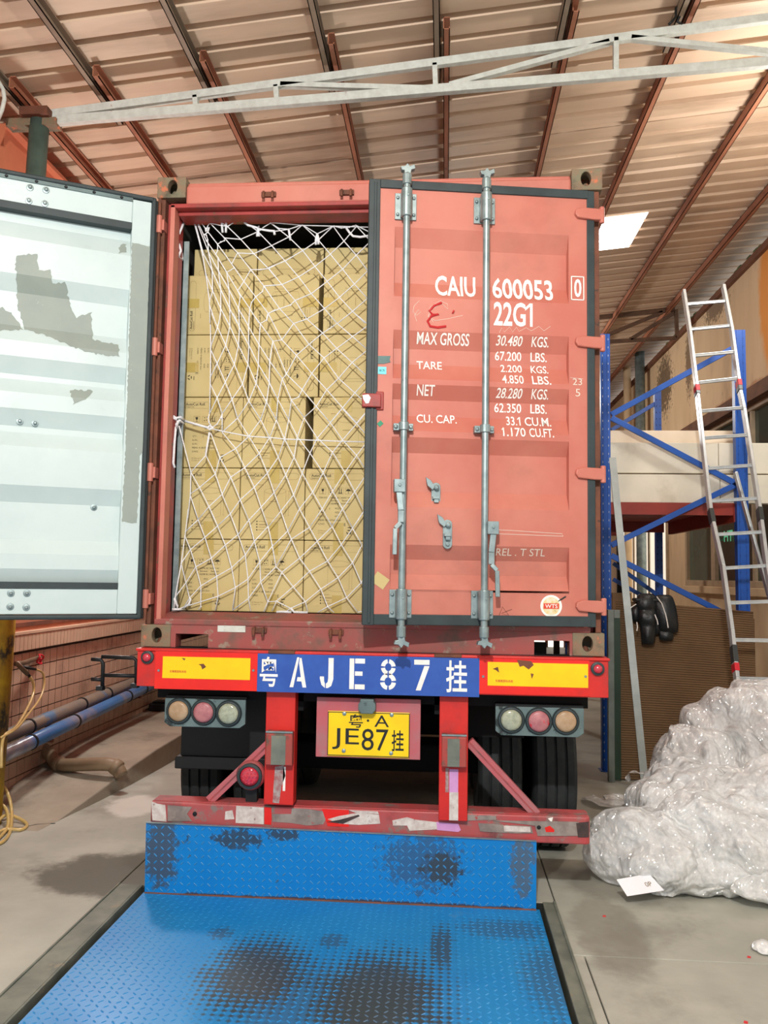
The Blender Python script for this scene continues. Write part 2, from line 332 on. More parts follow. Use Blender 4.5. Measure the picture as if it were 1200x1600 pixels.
def window(name, y0, y1, glass, mull):
    o = MB()
    for a, b, c, d in ((y0, y1, 1.6, 1.68), (y0, y1, 3.68, 3.75), (y0, y0+.08, 1.68, 3.68), (y1-.08, y1, 1.68, 3.68)): o.box(3.97, 4.05, a, b, c, d)
    f = o.build(name, K['frame'], bevel=.006); tag(f, kind='structure')
    n = mull+1; st = (y1-y0-.16)/n
    for i in range(n):
        MB().box(4.02, 4.03, y0+.08+i*st, y0+.08+(i+1)*st, 1.68, 3.68).build('pane', glass, f)
        if i: MB().box(3.98, 4.04, y0+.08+i*st-.03, y0+.08+i*st+.03, 1.68, 3.68).build('mullion', K['frame'], f)
    return f
w1 = window('window_1', 7.1, 8.4, K['glass'], 0)
w2 = window('window_2', 4.2, 7.1, K['glass2'], 1)
w3 = window('window_3', 1.2, 4.2, K['glass2'], 1)
# green sign reflection in the second window, painted as glowing glyphs
sg = empty('sign_reflection', (4.0, 6.3, 2.2), 'small green reflection of a sign, painted as glowing glyphs on the dark window behind the ladder', 'sign')
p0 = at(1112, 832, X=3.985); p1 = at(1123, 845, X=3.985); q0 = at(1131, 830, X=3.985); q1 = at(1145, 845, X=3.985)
# far end wall, with daylit doorway
wb = MB().box(-3.2, 2.4, 16.4, 16.6, 0, 6).box(3.7, 4.3, 16.4, 16.6, 0, 6).box(2.4, 3.7, 16.4, 16.6, 3.0, 6).build('wall_back', K['plaster']); tag(wb, kind='structure')
dl = MB().box(2.4, 3.7, 16.5, 16.55, 0, 3.0).build('door_1', emit('daylight_opening', (1, .96, .88, 1), 1.6)); tag(dl, kind='structure')
for x in (2.4, 2.85, 3.3, 3.66): MB().box(x, x+.06, 16.38, 16.5, 0, 3.0).build('door_frame', K['rust'], dl)
# lit window strip of the building far along the right wall
w4 = MB()
for y in (9.4, 10.6, 11.8, 13.0): w4.box(3.97, 4.0, y, y+.1, 1.2, 2.75)
w4.box(3.97, 4.0, 9.4, 13.1, 1.12, 1.2).box(3.97, 4.0, 9.4, 13.1, 2.75, 2.83)
w4 = tag(w4.build('window_4', K['frame']), kind='structure')
for i, y in enumerate((9.5, 10.7, 11.9)): MB().box(3.985, 3.999, y, y+1.1, 1.2, 2.75).build('pane', emit('lit_window_pane', (1, .9, .74, 1), .9), w4)
# ---- roof: corrugated sheets on purlins
RZ = lambda x: 5.30+.1078*x
ce = empty('ceiling', (0, 0, 5.3), kind='structure')
K['sheet'] = M_('roof_sheet_steel', rgb(212, 186, 160), rgb(198, 170, 144), 1.3, .5, .08, grime=(.24, .15, .10, .5), gt=.48, gs=.9, wear=rgb(112, 84, 64), wt=.68, ws=4, wsoft=.1, stretch=(.5, 3, 1), spec=.5)
PIT = .235
prof = [(0, 0), (.165, 0), (.178, .045), (.222, .045), (.235, 0)]
def sheet(x0, x1, y0, nr):
    mb = MB(); pts = []
    for k in range(nr):
        pts += [(y0+k*PIT+a, b) for a, b in prof[:-1]]
    pts.append((y0+nr*PIT+.01, 0))
    vs = []
    for y, z in pts: vs += [(x0, y, RZ(x0)+z), (x1, y, RZ(x1)+z)]
    mb.add(vs, [(2*i, 2*i+1, 2*i+3, 2*i+2) for i in range(len(pts)-1)])
    o = mb.build('roof_sheet', K['sheet'], ce); return o
Y0 = 4.4-.94*13
for k in range(26):
    y = Y0+.94*k
    if k == 13: sheet(-2.98, 1.42, y, 4); sheet(2.52, 4.4, y, 4)
    else: sheet(-2.98, 4.4, y, 4)
sk = MB(); vs = []
for y, z in [(4.4+j*PIT+a, b) for j in range(4) for a, b in prof[:-1]]+[(5.35, 0)]: vs += [(1.42, y, RZ(1.42)+z), (2.52, y, RZ(2.52)+z)]
sk.add(vs, [(2*i, 2*i+1, 2*i+3, 2*i+2) for i in range(len(vs)//2-1)]).build('translucent_sheet', emit('skylight_sheet', (1, .98, .95, 1), 5), ce)['label'] = 'glowing translucent roof sheet'
K['purlin'] = M_('purlin_rust', rgb(172, 112, 84), rgb(146, 94, 70), 6, .7, stretch=(1, .4, 1), wear=rgb(84, 60, 48), wt=.6, ws=9, wsoft=.15)
K['purlin_g'] = M_('purlin_grey', rgb(150, 132, 112), rgb(132, 114, 98), 6, .6, .2, stretch=(1, .4, 1), wear=rgb(110, 72, 54), wt=.6, ws=7, wsoft=.15)
for i, x in enumerate((-2.62, -2.04, -1.31, -.45, .31, 1.145, 1.93, 2.8, 3.57)):
    z = RZ(x)-.045
    def pur(xx, ya, yb, mat):
        m = MB(); m.box(xx-.022, xx-.016, ya, yb, z-.045, z+.04).box(xx-.022, xx+.022, ya, yb, z-.045, z-.039).box(xx+.016, xx+.022, ya, yb, z-.045, z-.028).box(xx-.022, xx+.022, ya, yb, z+.034, z+.04)
        m.build('purlin', mat, ce)
    pur(x, -7.8, 1.42, K['purlin_g']); pur(x+.065, .82, 16.4, K['purlin'])
    if i == 0: continue
# ---- roof truss
K['truss'] = M_('truss_white_paint', rgb(206, 210, 202), rgb(190, 192, 184), 20, .6, wear=rgb(150, 90, 66), wt=.64, ws=14, wsoft=.08)
K['truss_b'] = M_('truss_brown', rgb(112, 84, 64), rgb(90, 68, 54), 8, .7)
def truss(Y, mat, label, x0=-2.42, x1=3.98):
    a0 = at(90, 178, Y=1.05); a1 = at(1200, 29, Y=1.05); b0 = at(80, 183+7, Y=1.05); b1 = at(1200, 98, Y=1.05)
    sl = lambda p, q, x: Vector((x, Y, p.z+(q.z-p.z)*(x-p.x)/(q.x-p.x)))
    t = empty('roof_truss', (x0, Y, 4.8), label, 'truss')
    MB().bar(sl(a0, a1, x0), sl(a0, a1, x1), .045, .056).build('top_chord', mat, t, bevel=.004)
    MB().bar(sl(b0, b1, x0), sl(b0, b1, x1), .05, .06).build('bottom_chord', mat, t, bevel=.004)
    def web(p, q, n='web_strut'):
        P = at(*p, Y=1.05); Q = at(*q, Y=1.05); P.y = Q.y = Y
        MB().bar(P, Q, .035, .045, (0, 1, 0)).build(n, mat, t, bevel=.003)
    for p, q in (((305, 150), (307, 172)), ((431, 134), (433, 160)), ((679, 100), (681, 146)), ((962, 60), (962, 112))): web(p, q)
    for p, q in (((438, 133), (690, 140)), ((702, 134), (952, 66)), ((985, 60), (1330, 95))): web(p, q, 'diagonal')
    return t
t1 = truss(1.05, K['truss'], 'white-painted steel roof truss crossing above the open container')
MB().tube([at(x, y, Y=1.03) for x, y in ((1045, 38), (1050, 34), (1056, 26), (1056, 12), (1062, 8), (1066, 12), (1063, 24), (1058, 34), (1066, 38))], .008, 8).build('cable_clamp', K['black'], t1, smooth=True)
t2 = empty('roof_truss', (3.9, 8.0, 5.2), 'rusty brown roof truss end bracketed to the cream wall above the rack', 'truss')
def seg(p, q, wd=.05):
    MB().bar(at(*p, Y=8.0), at(*q, Y=8.0), wd, wd, (0, 1, 0)).build('truss_member', K['truss_b'], t2)
for p, q in (((1054, 484), (700, 522)), ((1057, 528), (700, 548)), ((1056, 484), (1058, 528)), ((1035, 488), (945, 525)), ((985, 530), (1052, 490))): seg(p, q)
# column carrying the truss on the left
cl = empty('support_column', (-2.52, 1.05, 0), 'round steel support column, painted yellow low down, behind the open white door', 'column')
ct = at(62, 190, Y=1.05); cb = at(-18, 1290, Y=1.05); cb.z = 0
mid = ct.lerp(cb, .55)
K['col_g'] = M_('column_green_grey', rgb(86, 104, 94), rgb(70, 86, 78), 8, .55, wear=rgb(170, 172, 160), wt=.68, ws=9, wsoft=.05)
K['col_y'] = M_('column_yellow', rgb(196, 160, 20), rgb(120, 84, 30), 5, .6, wear=rgb(40, 36, 26), wt=.5, ws=4, wsoft=.1, stretch=(1, 1, .6))
MB().cyl(mid, ct, .066, 24).build('upper_pipe', K['col_g'], cl, smooth=True)
MB().cyl(cb, mid, .078, 24).build('lower_sleeve', K['col_y'], cl, smooth=True)
MB().box(ct.x-.1, ct.x+.1, .95, 1.15, ct.z, ct.z+.06).build('cap_block', K['rust'], cl, bevel=.004)
MB().box(ct.x-.22, ct.x+.14, 1.0, 1.1, ct.z-.05, ct.z+.005).build('cap_bracket', K['cast'], cl, bevel=.004)
# white bent conduit at the eave
cp = [at(x, y, Y=.75) for x, y in ((-12, 118), (-2, 128), (5, 140), (7, 155), (3, 172), (-3, 186))]
tag(MB().tube(cp, .014, 10).build('conduit', K['truss'], smooth=True), 'white bent conduit pipe at the eave beside the column head', 'pipe')
# vertical pipes on the right wall
for (x, top, bot, r, mt, lb) in ((1000, 530, 668, .085, K['galv'], 'thick galvanised downpipe on the cream wall, thicker than the beige one'), (980, 552, 668, .07, K['cream'], 'thinner beige downpipe on the cream wall beside the blue rack upright')):
    p = at(x, 600, X=3.82); a = at(x, top, Y=p.y)
    tag(MB().cyl((p.x, p.y, 0), (p.x, p.y, a.z), r, 20).build('downpipe', mt, smooth=True), lb, 'pipe')
# ================================================================== CONTAINER
ZB = 1.28
TEXTS = [('CAIU', .02), ('600053', .02), ('0', .02), ('22G1', .02), ('MAX GROSS', .01), ('30.480', .01), ('67.200', .01), ('TARE', .01), ('2.200', .01), ('4.850', .01), ('NET', .01), ('28.280', .01), ('62.350', .01), ('CU. CAP.', .01), ('33.1', .01), ('1.170', .01),
         ('KGS.', .01), ('LBS.', .01), ('CU.M.', .01), ('CU.FT.', .01), ('BCR', .01), ('23', 0), ('5', 0), ('REL . T STL', 0), ('WTS', .01),
         ('粤', .012), ('挂', .012), ('A', 0), ('·', .03), ('JE87', 0), ('JE', .0), ('87', .0), ('车辆尾部标志板', .01),
         ('AutoCut Roll', .012), ('Dispenser', 0), ('ITEM NO.', 0), ('4296 B   4297 W', 0), ('Sensor   Sensor', 0), ('4298 B   4299 W', 0), ('QTY:', 0), ('2', 0), ('PCS', 0), ('N.W.:', 0), ('G.W.:', 0), ('KGS', 0), ('MEAS: 41.8x37x41.5cm', 0), ('C/NO:', 0), ('OF', 0), ('CE', 0), ('Manual Cut', 0), ('Paper Cut', 0), ('安全出口', 0), ('出', .02), ('HT', .02), ('0P', 0), ('3M', .01)]
prep_text(TEXTS)
CT = empty('shipping_container', (0, 3, ZB), 'faded red steel shipping container on a trailer, one white-backed door swung open', 'container')
ZT = ZB+2.591
for sx in (-1, 1):
    for z0 in (ZB, ZT-.118):
        xa, xb = sorted((sx*1.219, sx*1.057)); cx = sx*1.133
        b = MB().holeplate(xa, xb, z0, z0+.118, cx, z0+.062, .027, .04, 0, .05).box(xa, xb, .12, .178, z0, z0+.118).box(xa, xb, .05, .12, z0, z0+.012).box(xa, xb, .05, .12, z0+.106, z0+.118)
        b.box(xa, xa+.012, .05, .12, z0+.012, z0+.106).box(xb-.012, xb, .05, .12, z0+.012, z0+.106)
        c = b.build('corner_casting', K['cast'], CT, bevel=.004)
        MB().lathe([(.02, 0), (.022, .01), (.012, .03), (.003, .035)], (cx, .075, z0+.012), (0, 0, 1), 12).build('twist_lock', K['rust'], c)
    # rear corner posts
    x0, x1 = sorted((sx*1.205, sx*1.175))
    MB().box(x0, x1, .02, .17, ZB+.118, ZT-.118).build('corner_post', K['rust'], CT, bevel=.004)
    x0, x1 = sorted((sx*1.175, sx*1.13))
    MB().box(x0, x1, .075, .17, ZB+.118, ZT-.12).build('post_web', K['cred_dark'], CT)
    x0, x1 = sorted((sx*1.138, sx*1.112))
    MB().box(x0, x1, -.004, .08, ZB+.145, ZT-.16).build('door_jamb', K['cred'], CT, bevel=.004)
    x0, x1 = sorted((sx*1.135, sx*1.118))
    MB().box(x0, x1, .03, .17, ZB+.145, ZT-.17).build('jamb_return', K['cred_dark'], CT, bevel=.004)
MB().box(-1.057, 1.057, .008, .1, ZB+2.435, ZB+2.545).box(-1.057, 1.057, .03, .17, ZB+2.5, ZB+2.57).build('header', K['cred'], CT, bevel=.012)
MB().box(-1.138, 1.138, -.004, .09, ZB+2.412, ZB+2.436).box(-1.11, 1.11, .05, .18, ZB+2.39, ZB+2.413).build('header_lip', K['cred_dark'], CT, bevel=.004)
# sill with two slots cut from below
poly = [(-1.057, 0.0), (-1.03, 0), (-1.03, .072), (-.853, .072), (-.853, 0), (.862, 0), (.862, .075), (1.043, .075), (1.043, 0), (1.057, 0), (1.057, .15), (-1.057, .15)]
sl = MB()
for a, b, c, d in ((-1.057, -1.03, 0, .15), (-1.03, -.853, .072, .15), (-.853, .862, 0, .15), (.862, 1.043, .075, .15), (1.043, 1.057, 0, .15)): sl.box(a, b, .006, .1, ZB+c, ZB+d)
sl.build('sill', K['sill'], CT)
MB().add([(-1.15, -.002, ZB+.15), (1.15, -.002, ZB+.15), (1.11, .16, ZB+.185), (-1.11, .16, ZB+.185), (-1.15, .0, ZB+.118), (1.15, 0, ZB+.118), (1.11, .17, ZB+.118), (-1.11, .17, ZB+.118)], [(0, 1, 2, 3), (4, 5, 1, 0), (1, 5, 6, 2), (0, 3, 7, 4), (2, 6, 7, 3), (4, 7, 6, 5)]).build('threshold', K['sill'], CT, bevel=.006)
# sides, roof, floor, end (corrugated sides)
for sx in (-1, 1):
    pts = []; y = .17
    while y < 5.9:
        pts += [(y, 0), (y+.07, 0), (y+.14, .036), (y+.21, .036)]; y += .28
    vs = []
    for yy, d in pts: vs += [(sx*(1.205-d), yy, ZB+.13), (sx*(1.205-d), yy, ZT-.06)]
    MB().add(vs, [(2*i, 2*i+1, 2*i+3, 2*i+2) for i in range(len(pts)-1)]).build('side_panel', K['cred'], CT)
    x0, x1 = sorted((sx*1.21, sx*1.15))
    MB().box(x0, x1, .17, 6.05, ZT-.06, ZT-.005).box(x0, x1, .17, 6.05, ZB+.0, ZB+.15).build('side_rail', K['cred_dark'], CT)
    x0, x1 = sorted((sx*1.168, sx*1.16))
    MB().box(x0, x1, .17, 6.0, ZB+.15, ZT-.06).build('inner_wall', K['dark_in'], CT)
MB().box(-1.21, 1.21, .17, 6.05, ZT-.045, ZT-.02).build('roof_panel', K['dark_in'], CT)
MB().box(-1.165, 1.165, .17, 6.0, ZB+.12, ZB+.17).build('floor_board', K['ply'], CT)
MB().box(-1.21, 1.21, 6.0, 6.05, ZB, ZT-.02).build('end_wall', K['cred_dark'], CT)
# galvanised lashing strips inside the doorway
for sx, xx in ((-1, -1.108),):
    MB().box(xx-.018, xx+.02, .19, .2, ZB+.17, ZB+2.3).box(xx-.018, xx-.01, .19, .22, ZB+.17, ZB+2.3).build('lashing_strip', K['galv'], CT)
# hooks on header and sill
def hook(x, z, s):
    b = MB()
    for d in (-.02, .03): b.tube([(x+d, .01, z+.012*s), (x+d, -.02, z+.006*s), (x+d, -.03, z-.012*s), (x+d, -.028, z-.03*s)], .008, 8)
    b.box(x-.035, x+.045, -.008, .012, z-.012, z+.014); b.build('hook', K['rust'], CT)
for px, py in ((418, 303), (540, 300)): p = at(px, py, Y=-.01); hook(p.x, p.z, 1)
for px, py in ((403, 985), (523, 988)): p = at(px, py, Y=-.01); hook(p.x, p.z, 1)
p = at(340, 975, Y=0); q = at(383, 988, Y=0)
MB().box(p.x, q.x, .002, .006, q.z, p.z).build('data_plate', M_('worn_white_plate', rgb(205, 208, 200), rgb(190, 190, 180), 12, .5, wear=rgb(150, 120, 90), wt=.6, ws=22), CT)
for px, py, mt in ((862, 1024, K['reflect_y']),): pass
# ---- profile of the pressed door skin (recess below each band)
BANDS = [(2.20, 2.106), (1.656, 1.569), (1.376, 1.303), (1.102, 1.026), (.554, .48)]
PB = []      # (z, off) descending
DEP = .042
for i, (a, b) in enumerate(BANDS):
    nxt = BANDS[i+1][0] if i+1 < len(BANDS) else .30
    PB += [(a, 0), (b, -DEP)]
    mid_ = b-(b-nxt)*.42; PB += [(mid_, -DEP), (max(mid_-.085, nxt+.01), 0)]
PB = [(2.26, 0)]+PB+[(.33, 0)]
def pz(z):
    for (za, oa), (zb, ob) in zip(PB, PB[1:]):
        if za >= z >= zb: return oa+(ob-oa)*(za-z)/max(za-zb, 1e-6)
    return 0
class Door:
    def __init__(s, hx, hy, th, sgn): s.h = Vector((hx, hy, ZB)); s.du = Vector((-math.cos(th), -math.sin(th), 0)); s.n = Vector((math.sin(th), -math.cos(th), 0)); s.sg = sgn
    def P(s, u, off, z): return s.h+s.du*u+s.n*off+Vector((0, 0, z))
    def M(s): return Matrix(((-s.du.x, s.n.x, 0, s.h.x), (-s.du.y, s.n.y, 0, s.h.y), (0, 0, 1, s.h.z), (0, 0, 0, 1)))   # local (-u, off, z)
    def off(s, u, z, ua, ub): return s.sg*pz(z) if ua < u < ub else 0
    def at(s, x, y, off=0):
        d = CW+CR*((x-600)/CF)-CU*((y-800)/CF); O = s.h+s.n*off; t = (O-CPOS).dot(s.n)/d.dot(s.n); p = CPOS+d*t
        return (p-O).dot(s.du), p.z-ZB
RD = Door(1.19, -.03, .1586, 1); RM = RD.M()
LDo = Door(-1.215, -.05, math.radians(28), -1); LM = LDo.M()
def conform(mb, D, ua, ub, lift, cuts=True):
    """mb is flat in local (-u, 0, z); bend it over the pressed skin"""
    me = bpy.data.meshes.new('tmp'); me.from_pydata([tuple(v) for v in mb.v], [], mb.f); bm = bmesh.new(); bm.from_mesh(me); bpy.data.meshes.remove(me)
    if cuts:
        for z, _ in PB:
            bmesh.ops.bisect_plane(bm, geom=bm.verts[:]+bm.edges[:]+bm.faces[:], plane_co=(0, 0, z), plane_no=(0, 0, 1))
    bm.verts.ensure_lookup_table(); bm.verts.index_update()
    o = MB(); o.add([(v.co.x, D.off(-v.co.x, v.co.z, ua, ub)+lift, v.co.z) for v in bm.verts], [tuple(v.index for v in f.verts) for f in bm.faces]); bm.free(); return o
def skin(u0, u1, sg, back):
    """pressed panel between u0..u1 (local -u), front profile and flat back"""
    vs = []; n = len(PB)
    for z, o in PB: vs += [(-u0, sg*o, z), (-u1, sg*o, z)]
    vs += [(-u0, back, PB[0][0]), (-u1, back, PB[0][0]), (-u0, back, PB[-1][0]), (-u1, back, PB[-1][0])]
    fs = [(2*i, 2*i+1, 2*i+3, 2*i+2) for i in range(n-1)]+[(2*n, 2*n+1, 2*n+3, 2*n+2), tuple([2*i for i in range(n)]+[2*n+2, 2*n]), tuple([2*i+1 for i in range(n)]+[2*n+3, 2*n+1])]
    return MB().add(vs, fs)
# ================= right door (ajar)
U0, U1 = .16, 1.08
rd = skin(U0, U1, 1, -.06).build('right_door', K['cred'], CT, M=RM); rd['label'] = 'red outer face of the right door, slightly ajar'
def rpart(mb, name, mat, **k): return mb.build(name, mat, rd, M=RM, **k)
rpart(MB().box(-1.185, -U1, -.06, .0, .18, 2.42).box(-U0, -.03, -.06, 0, .18, 2.42).box(-U1, -U0, -.06, 0, PB[0][0], 2.42).box(-U1, -U0, -.06, 0, .18, PB[-1][0]), 'door_frame', K['cred'])
g = MB().box(-1.216, -1.158, -.05, .008, .15, 2.447).box(-1.158, -.055, -.05, .010, 2.402, 2.447).box(-1.158, -.05, -.05, .010, .152, .205).box(-.062, -.022, -.05, .006, .15, 2.447)
g.box(-1.19, -1.176, .008, .014, .16, 2.43)
rpart(g, 'gasket', K['rubber'], bevel=.006)
rods = [(1.026, 1), (.612, 2)]
for u, k in rods:
    rpart(MB().tube([(-u, .06, .1), (-u, .06, 2.43)], .0175, 16), 'lock_rod', K['galv'], smooth=False)
    auto_smooth(rd.children[-1])
    for zc in (2.305, .258):
        b = MB().box(-u-.056, -u+.056, .0, .012, zc-.07, zc+.07)
        b.lathe([(.026, -.075), (.028, -.07), (.028, .07), (.026, .075)], (-u, .06, zc), (0, 0, 1), 16).box(-u-.028, -u+.028, .0, .06, zc-.065, zc+.065)
        for dx in (-.042, .042):
            for dz in (-.045, .045): b.lathe([(.009, 0), (.009, .006), (.004, .01)], (-u+dx, .012, zc+dz), (0, 1, 0), 8)
        b.lathe([(.006, 0), (.006, .004)], (-u+.004, .088, zc+.03), (0, 1, 0), 8)
        rpart(b, 'rod_bracket', K['galv'], bevel=.003)
    zc = 1.146
    b = MB().box(-u-.05, -u+.05, 0, .04, zc-.018, zc+.018).lathe([(.026, -.02), (.026, .02)], (-u, .06, zc), (0, 0, 1), 14)
    for dx in (-.038, .038): b.lathe([(.011, 0), (.011, .006), (.004, .01)], (-u+dx, .04, zc), (0, 1, 0), 8)
    rpart(b, 'rod_guide', K['galv'], bevel=.002)
    # cam ends
    for zc, s in ((2.43, 1), (.12, -1)):
        b = MB().lathe([(.024, -.03), (.024, .02), (.018, .03), (.017, .05)], (-u, .06, zc), (0, 0, s), 14)
        jaw = [(-.014, .03), (.014, .03), (.02, .055), (.04, .062), (.036, .085), (.012, .072), (.0, .088), (-.014, .072), (-.036, .07), (-.03, .052), (-.016, .05)]
        b.prism([(x, s*z) for x, z in jaw], (-u, .06, zc-s*.012), (1, 0, 0), (0, 0, 1), (0, 1, 0), -.018, .018)
        rpart(b, 'cam_end', K['galv'], bevel=.002)
# handles
def handle(u, zt, flip):
    s = flip
    b = MB().box(-u-.028, -u+.028, .045, .1, zt-.03, zt+.035).lathe([(.008, 0), (.008, .006)], (-u, .1, zt+.005), (0, 1, 0), 8)
    path = [(-u-.003*s, .085, zt-.02), (-u+.008*s, .09, zt-.12), (-u+.008*s, .09, zt-.18), (-u+.0-.02*s, .095, zt-.21), (-u-.022*s, .1, zt-.34)]
    for i in range(len(path)-1): b.bar(path[i], path[i+1], .03 if i < 2 else .022, .014, (0, 1, 0))
    rpart(b, 'handle', K['galv'], bevel=.003)
handle(1.046, .84, 1); handle(.575, .64, -1)
# hasps
for u, z in ((.848, .80), (.791, .61)):
    z0 = z; o_ = pz(z)
    b = MB().prism([(.024*math.cos(t), (.05 if math.sin(t) > 0 else -.05)+.024*math.sin(t)) for t in [2*math.pi*i/20 for i in range(20)]], (-u, o_-.002, z0), (1, 0, 0), (0, 0, 1), (0, 1, 0), 0, .012)
    b.lathe([(.014, 0), (.014, .022), (.006, .026)], (-u, o_+.01, z0+.048), (0, 1, 0), 12).lathe([(.01, 0), (.01, .01)], (-u, o_+.01, z0-.05), (0, 1, 0), 10)
    b.box(-u-.012, -u+.012, o_+.01, o_+.03, z0-.03, z0-.012).box(-u-.02, -u+.014, o_+.01, o_+.035, z0-.012, z0+.003)
    b.prism([(-.005, .05), (-.03, .085), (-.055, .10), (-.05, .07), (-.045, .055), (-.02, .035)], (-u, o_, z0), (1, 0, 0), (0, 0, 1), (0, 1, 0), .012, .026)
    rpart(b, 'hasp', K['galv'], bevel=.002)
# hinges
for z in (2.315, 1.625, .935, .254):
    b = MB().prism([(.02, .03), (-.09, .034), (-.125, .022), (-.13, -.002), (-.115, -.022), (-.03, -.03), (.02, -.03)], (0, 0, z), (1, 0, 0), (0, 0, 1), (0, 1, 0), -.01, .022)
    b.lathe([(.014, -.045), (.014, .045)], (.018, .008, z), (0, 0, 1), 14)
    rpart(b, 'hinge', K['cred'], bevel=.006)
# lock box across the door edge
rpart(MB().box(-1.235, -1.14, -.02, .03, 1.245, 1.315).box(-1.165, -1.125, .0, .012, 1.235, 1.33), 'lock_box', K['cred_dark'], bevel=.005)
rpart(MB().prism([(-.03, .02), (.0, .025), (.012, .008), (.002, -.02), (-.012, -.022), (-.026, 0)], (-1.205, .031, 1.283), (1, 0, 0), (0, 0, 1), (0, 1, 0), 0, .001), 'torn_label', K['letter'])
# markings
def mark(s, off, ul, zb, ur, zt, label=None, slant=0, mat='letter'):
    mb = MB(); add_text(mb, s, off, (-ul, 0, zb), (1, 0, 0), (0, 0, 1), w=(ul-ur)-abs(slant)*(zt-zb), h=zt-zb, slant=slant)
    o = rpart(conform(mb, RD, U0, U1, .0025), 'lettering', K[mat]); o['label'] = label or ('white painted text ' + s.strip('.')); return o
mark('CAIU', .02, .862, 1.847, .649, 1.966); mark('600053', .02, .560, 1.846, .237, 1.968); mark('22G1', .02, .559, 1.698, .353, 1.825)
mark('0', .02, .131, 1.868, .092, 1.966)
fr = MB()
for a, b, c, d in ((.148, .143, 1.852, 1.981), (.082, .077, 1.852, 1.981), (.148, .077, 1.852, 1.857), (.148, .077, 1.976, 1.981)): fr.box(-a, -b, .001, .0025, c, d)
rpart(fr, 'check_digit_frame', K['letter'])
ROWS = [('MAX GROSS', .956, 1.592, .683, 1.650), ('TARE', .954, 1.463, .822, 1.507), ('NET', .953, 1.323, .861, 1.375), ('CU. CAP.', .951, 1.182, .743, 1.228)]
for r in ROWS: mark(r[0], .01, *r[1:])
NUM = [('30.480', 'KGS.', .542, 1.592, .262, 1.657), ('67.200', 'LBS.', .542, 1.518, .266, 1.582), ('2.200', 'KGS.', .514, 1.455, .260, 1.511), ('4.850', 'LBS.', .511, 1.391, .253, 1.450), ('28.280', 'KGS.', .541, 1.317, .263, 1.379), ('62.350', 'LBS.', .544, 1.246, .266, 1.305), ('33.1', 'CU.M.', .483, 1.178, .246, 1.235), ('1.170', 'CU.FT.', .506, 1.114, .239, 1.175)]
for n, u_, ul, zb, ur, zt in NUM:
    uu = .353 if 'CU' not in u_ else (.385 if u_ == 'CU.M.' else .368)
    un = {'30.480': .400, '67.200': .402, '2.200': .400, '4.850': .398, '28.280': .400, '62.350': .402, '33.1': .408, '1.170': .388}[n]
    zm = (zb+zt)/2; zb, zt = zm-.0245, zm+.0245
    if n == '2.200': zb, zt = zm-.021, zm+.021
    mark(n, .01, ul, zb, un, zt, slant=.12 if n in ('30.480', '28.280') else 0); mark(u_, .01, uu, zb, ur, zt)
# flags of the numeral one, which the face draws as a bare stroke
for u_, z_, k_ in ((.367, 1.825, .034), (.413, 1.231, .014), (.502, 1.169, .013)):
    mb = MB().add([(-u_, 0, z_), (-u_-k_*.75, 0, z_-k_*.75), (-u_-k_*.75, 0, z_-k_*1.25), (-u_, 0, z_-k_*.55)], [(0, 1, 2, 3)]); rpart(conform(mb, RD, U0, U1, .0025), 'lettering_flag', K['letter'])
# scribbles
def scrib(pts, r, mat, name):
    q = []
    for x, y in pts:
        u, z = RD.at(x, y); q.append((-u, RD.off(u, z, U0, U1)+.0005, z))
    rpart(MB().tube(q, r, 6), name, K[mat])
scrib([(690, 473), (678, 478), (671, 486), (676, 492), (685, 491), (674, 494), (668, 502), (672, 510), (684, 512), (697, 510)], .007, 'redpen', 'spray_mark')
scrib([(707, 487), (709, 488)], .011, 'redpen', 'spray_mark')
scrib([(655, 470), (647, 478), (645, 487), (651, 493), (657, 488), (654, 484), (648, 492), (651, 502)], .0012, 'chalk', 'chalk_mark')
scrib([(677, 503), (670, 494), (675, 483), (690, 474), (700, 483), (699, 475), (688, 470), (672, 480), (669, 495), (680, 501), (700, 498), (723, 493)], .0012, 'chalk', 'chalk_mark')
mark('REL . T STL', 0, *(RD.at(776, 868)), *(RD.at(853, 858)), label='faint chalk scrawl', mat='chalk')
mark('23', 0, .14, 1.40, .09, 1.435, mat='chalk', label='chalk 23'); mark('5', 0, .125, 1.34, .10, 1.38, mat='chalk', label='chalk 5')
scrib([(891, 590), (911, 592)], .001, 'chalk', 'chalk_mark')
scrib([(780, 520), (784, 512), (788, 519), (796, 511), (801, 519), (807, 511), (811, 518), (822, 512), (830, 517), (842, 510), (850, 517), (860, 510)], .0012, 'chalk', 'chalk_mark')
scrib([(779, 964), (785, 948), (796, 963), (784, 958), (800, 952)], .0015, 'rust' if 'rust' in K else 'ink', 'scratch')
scrib([(776, 828), (800, 829), (830, 831), (878, 834), (880, 838), (776, 834)], .0015, 'chalk', 'scratch')
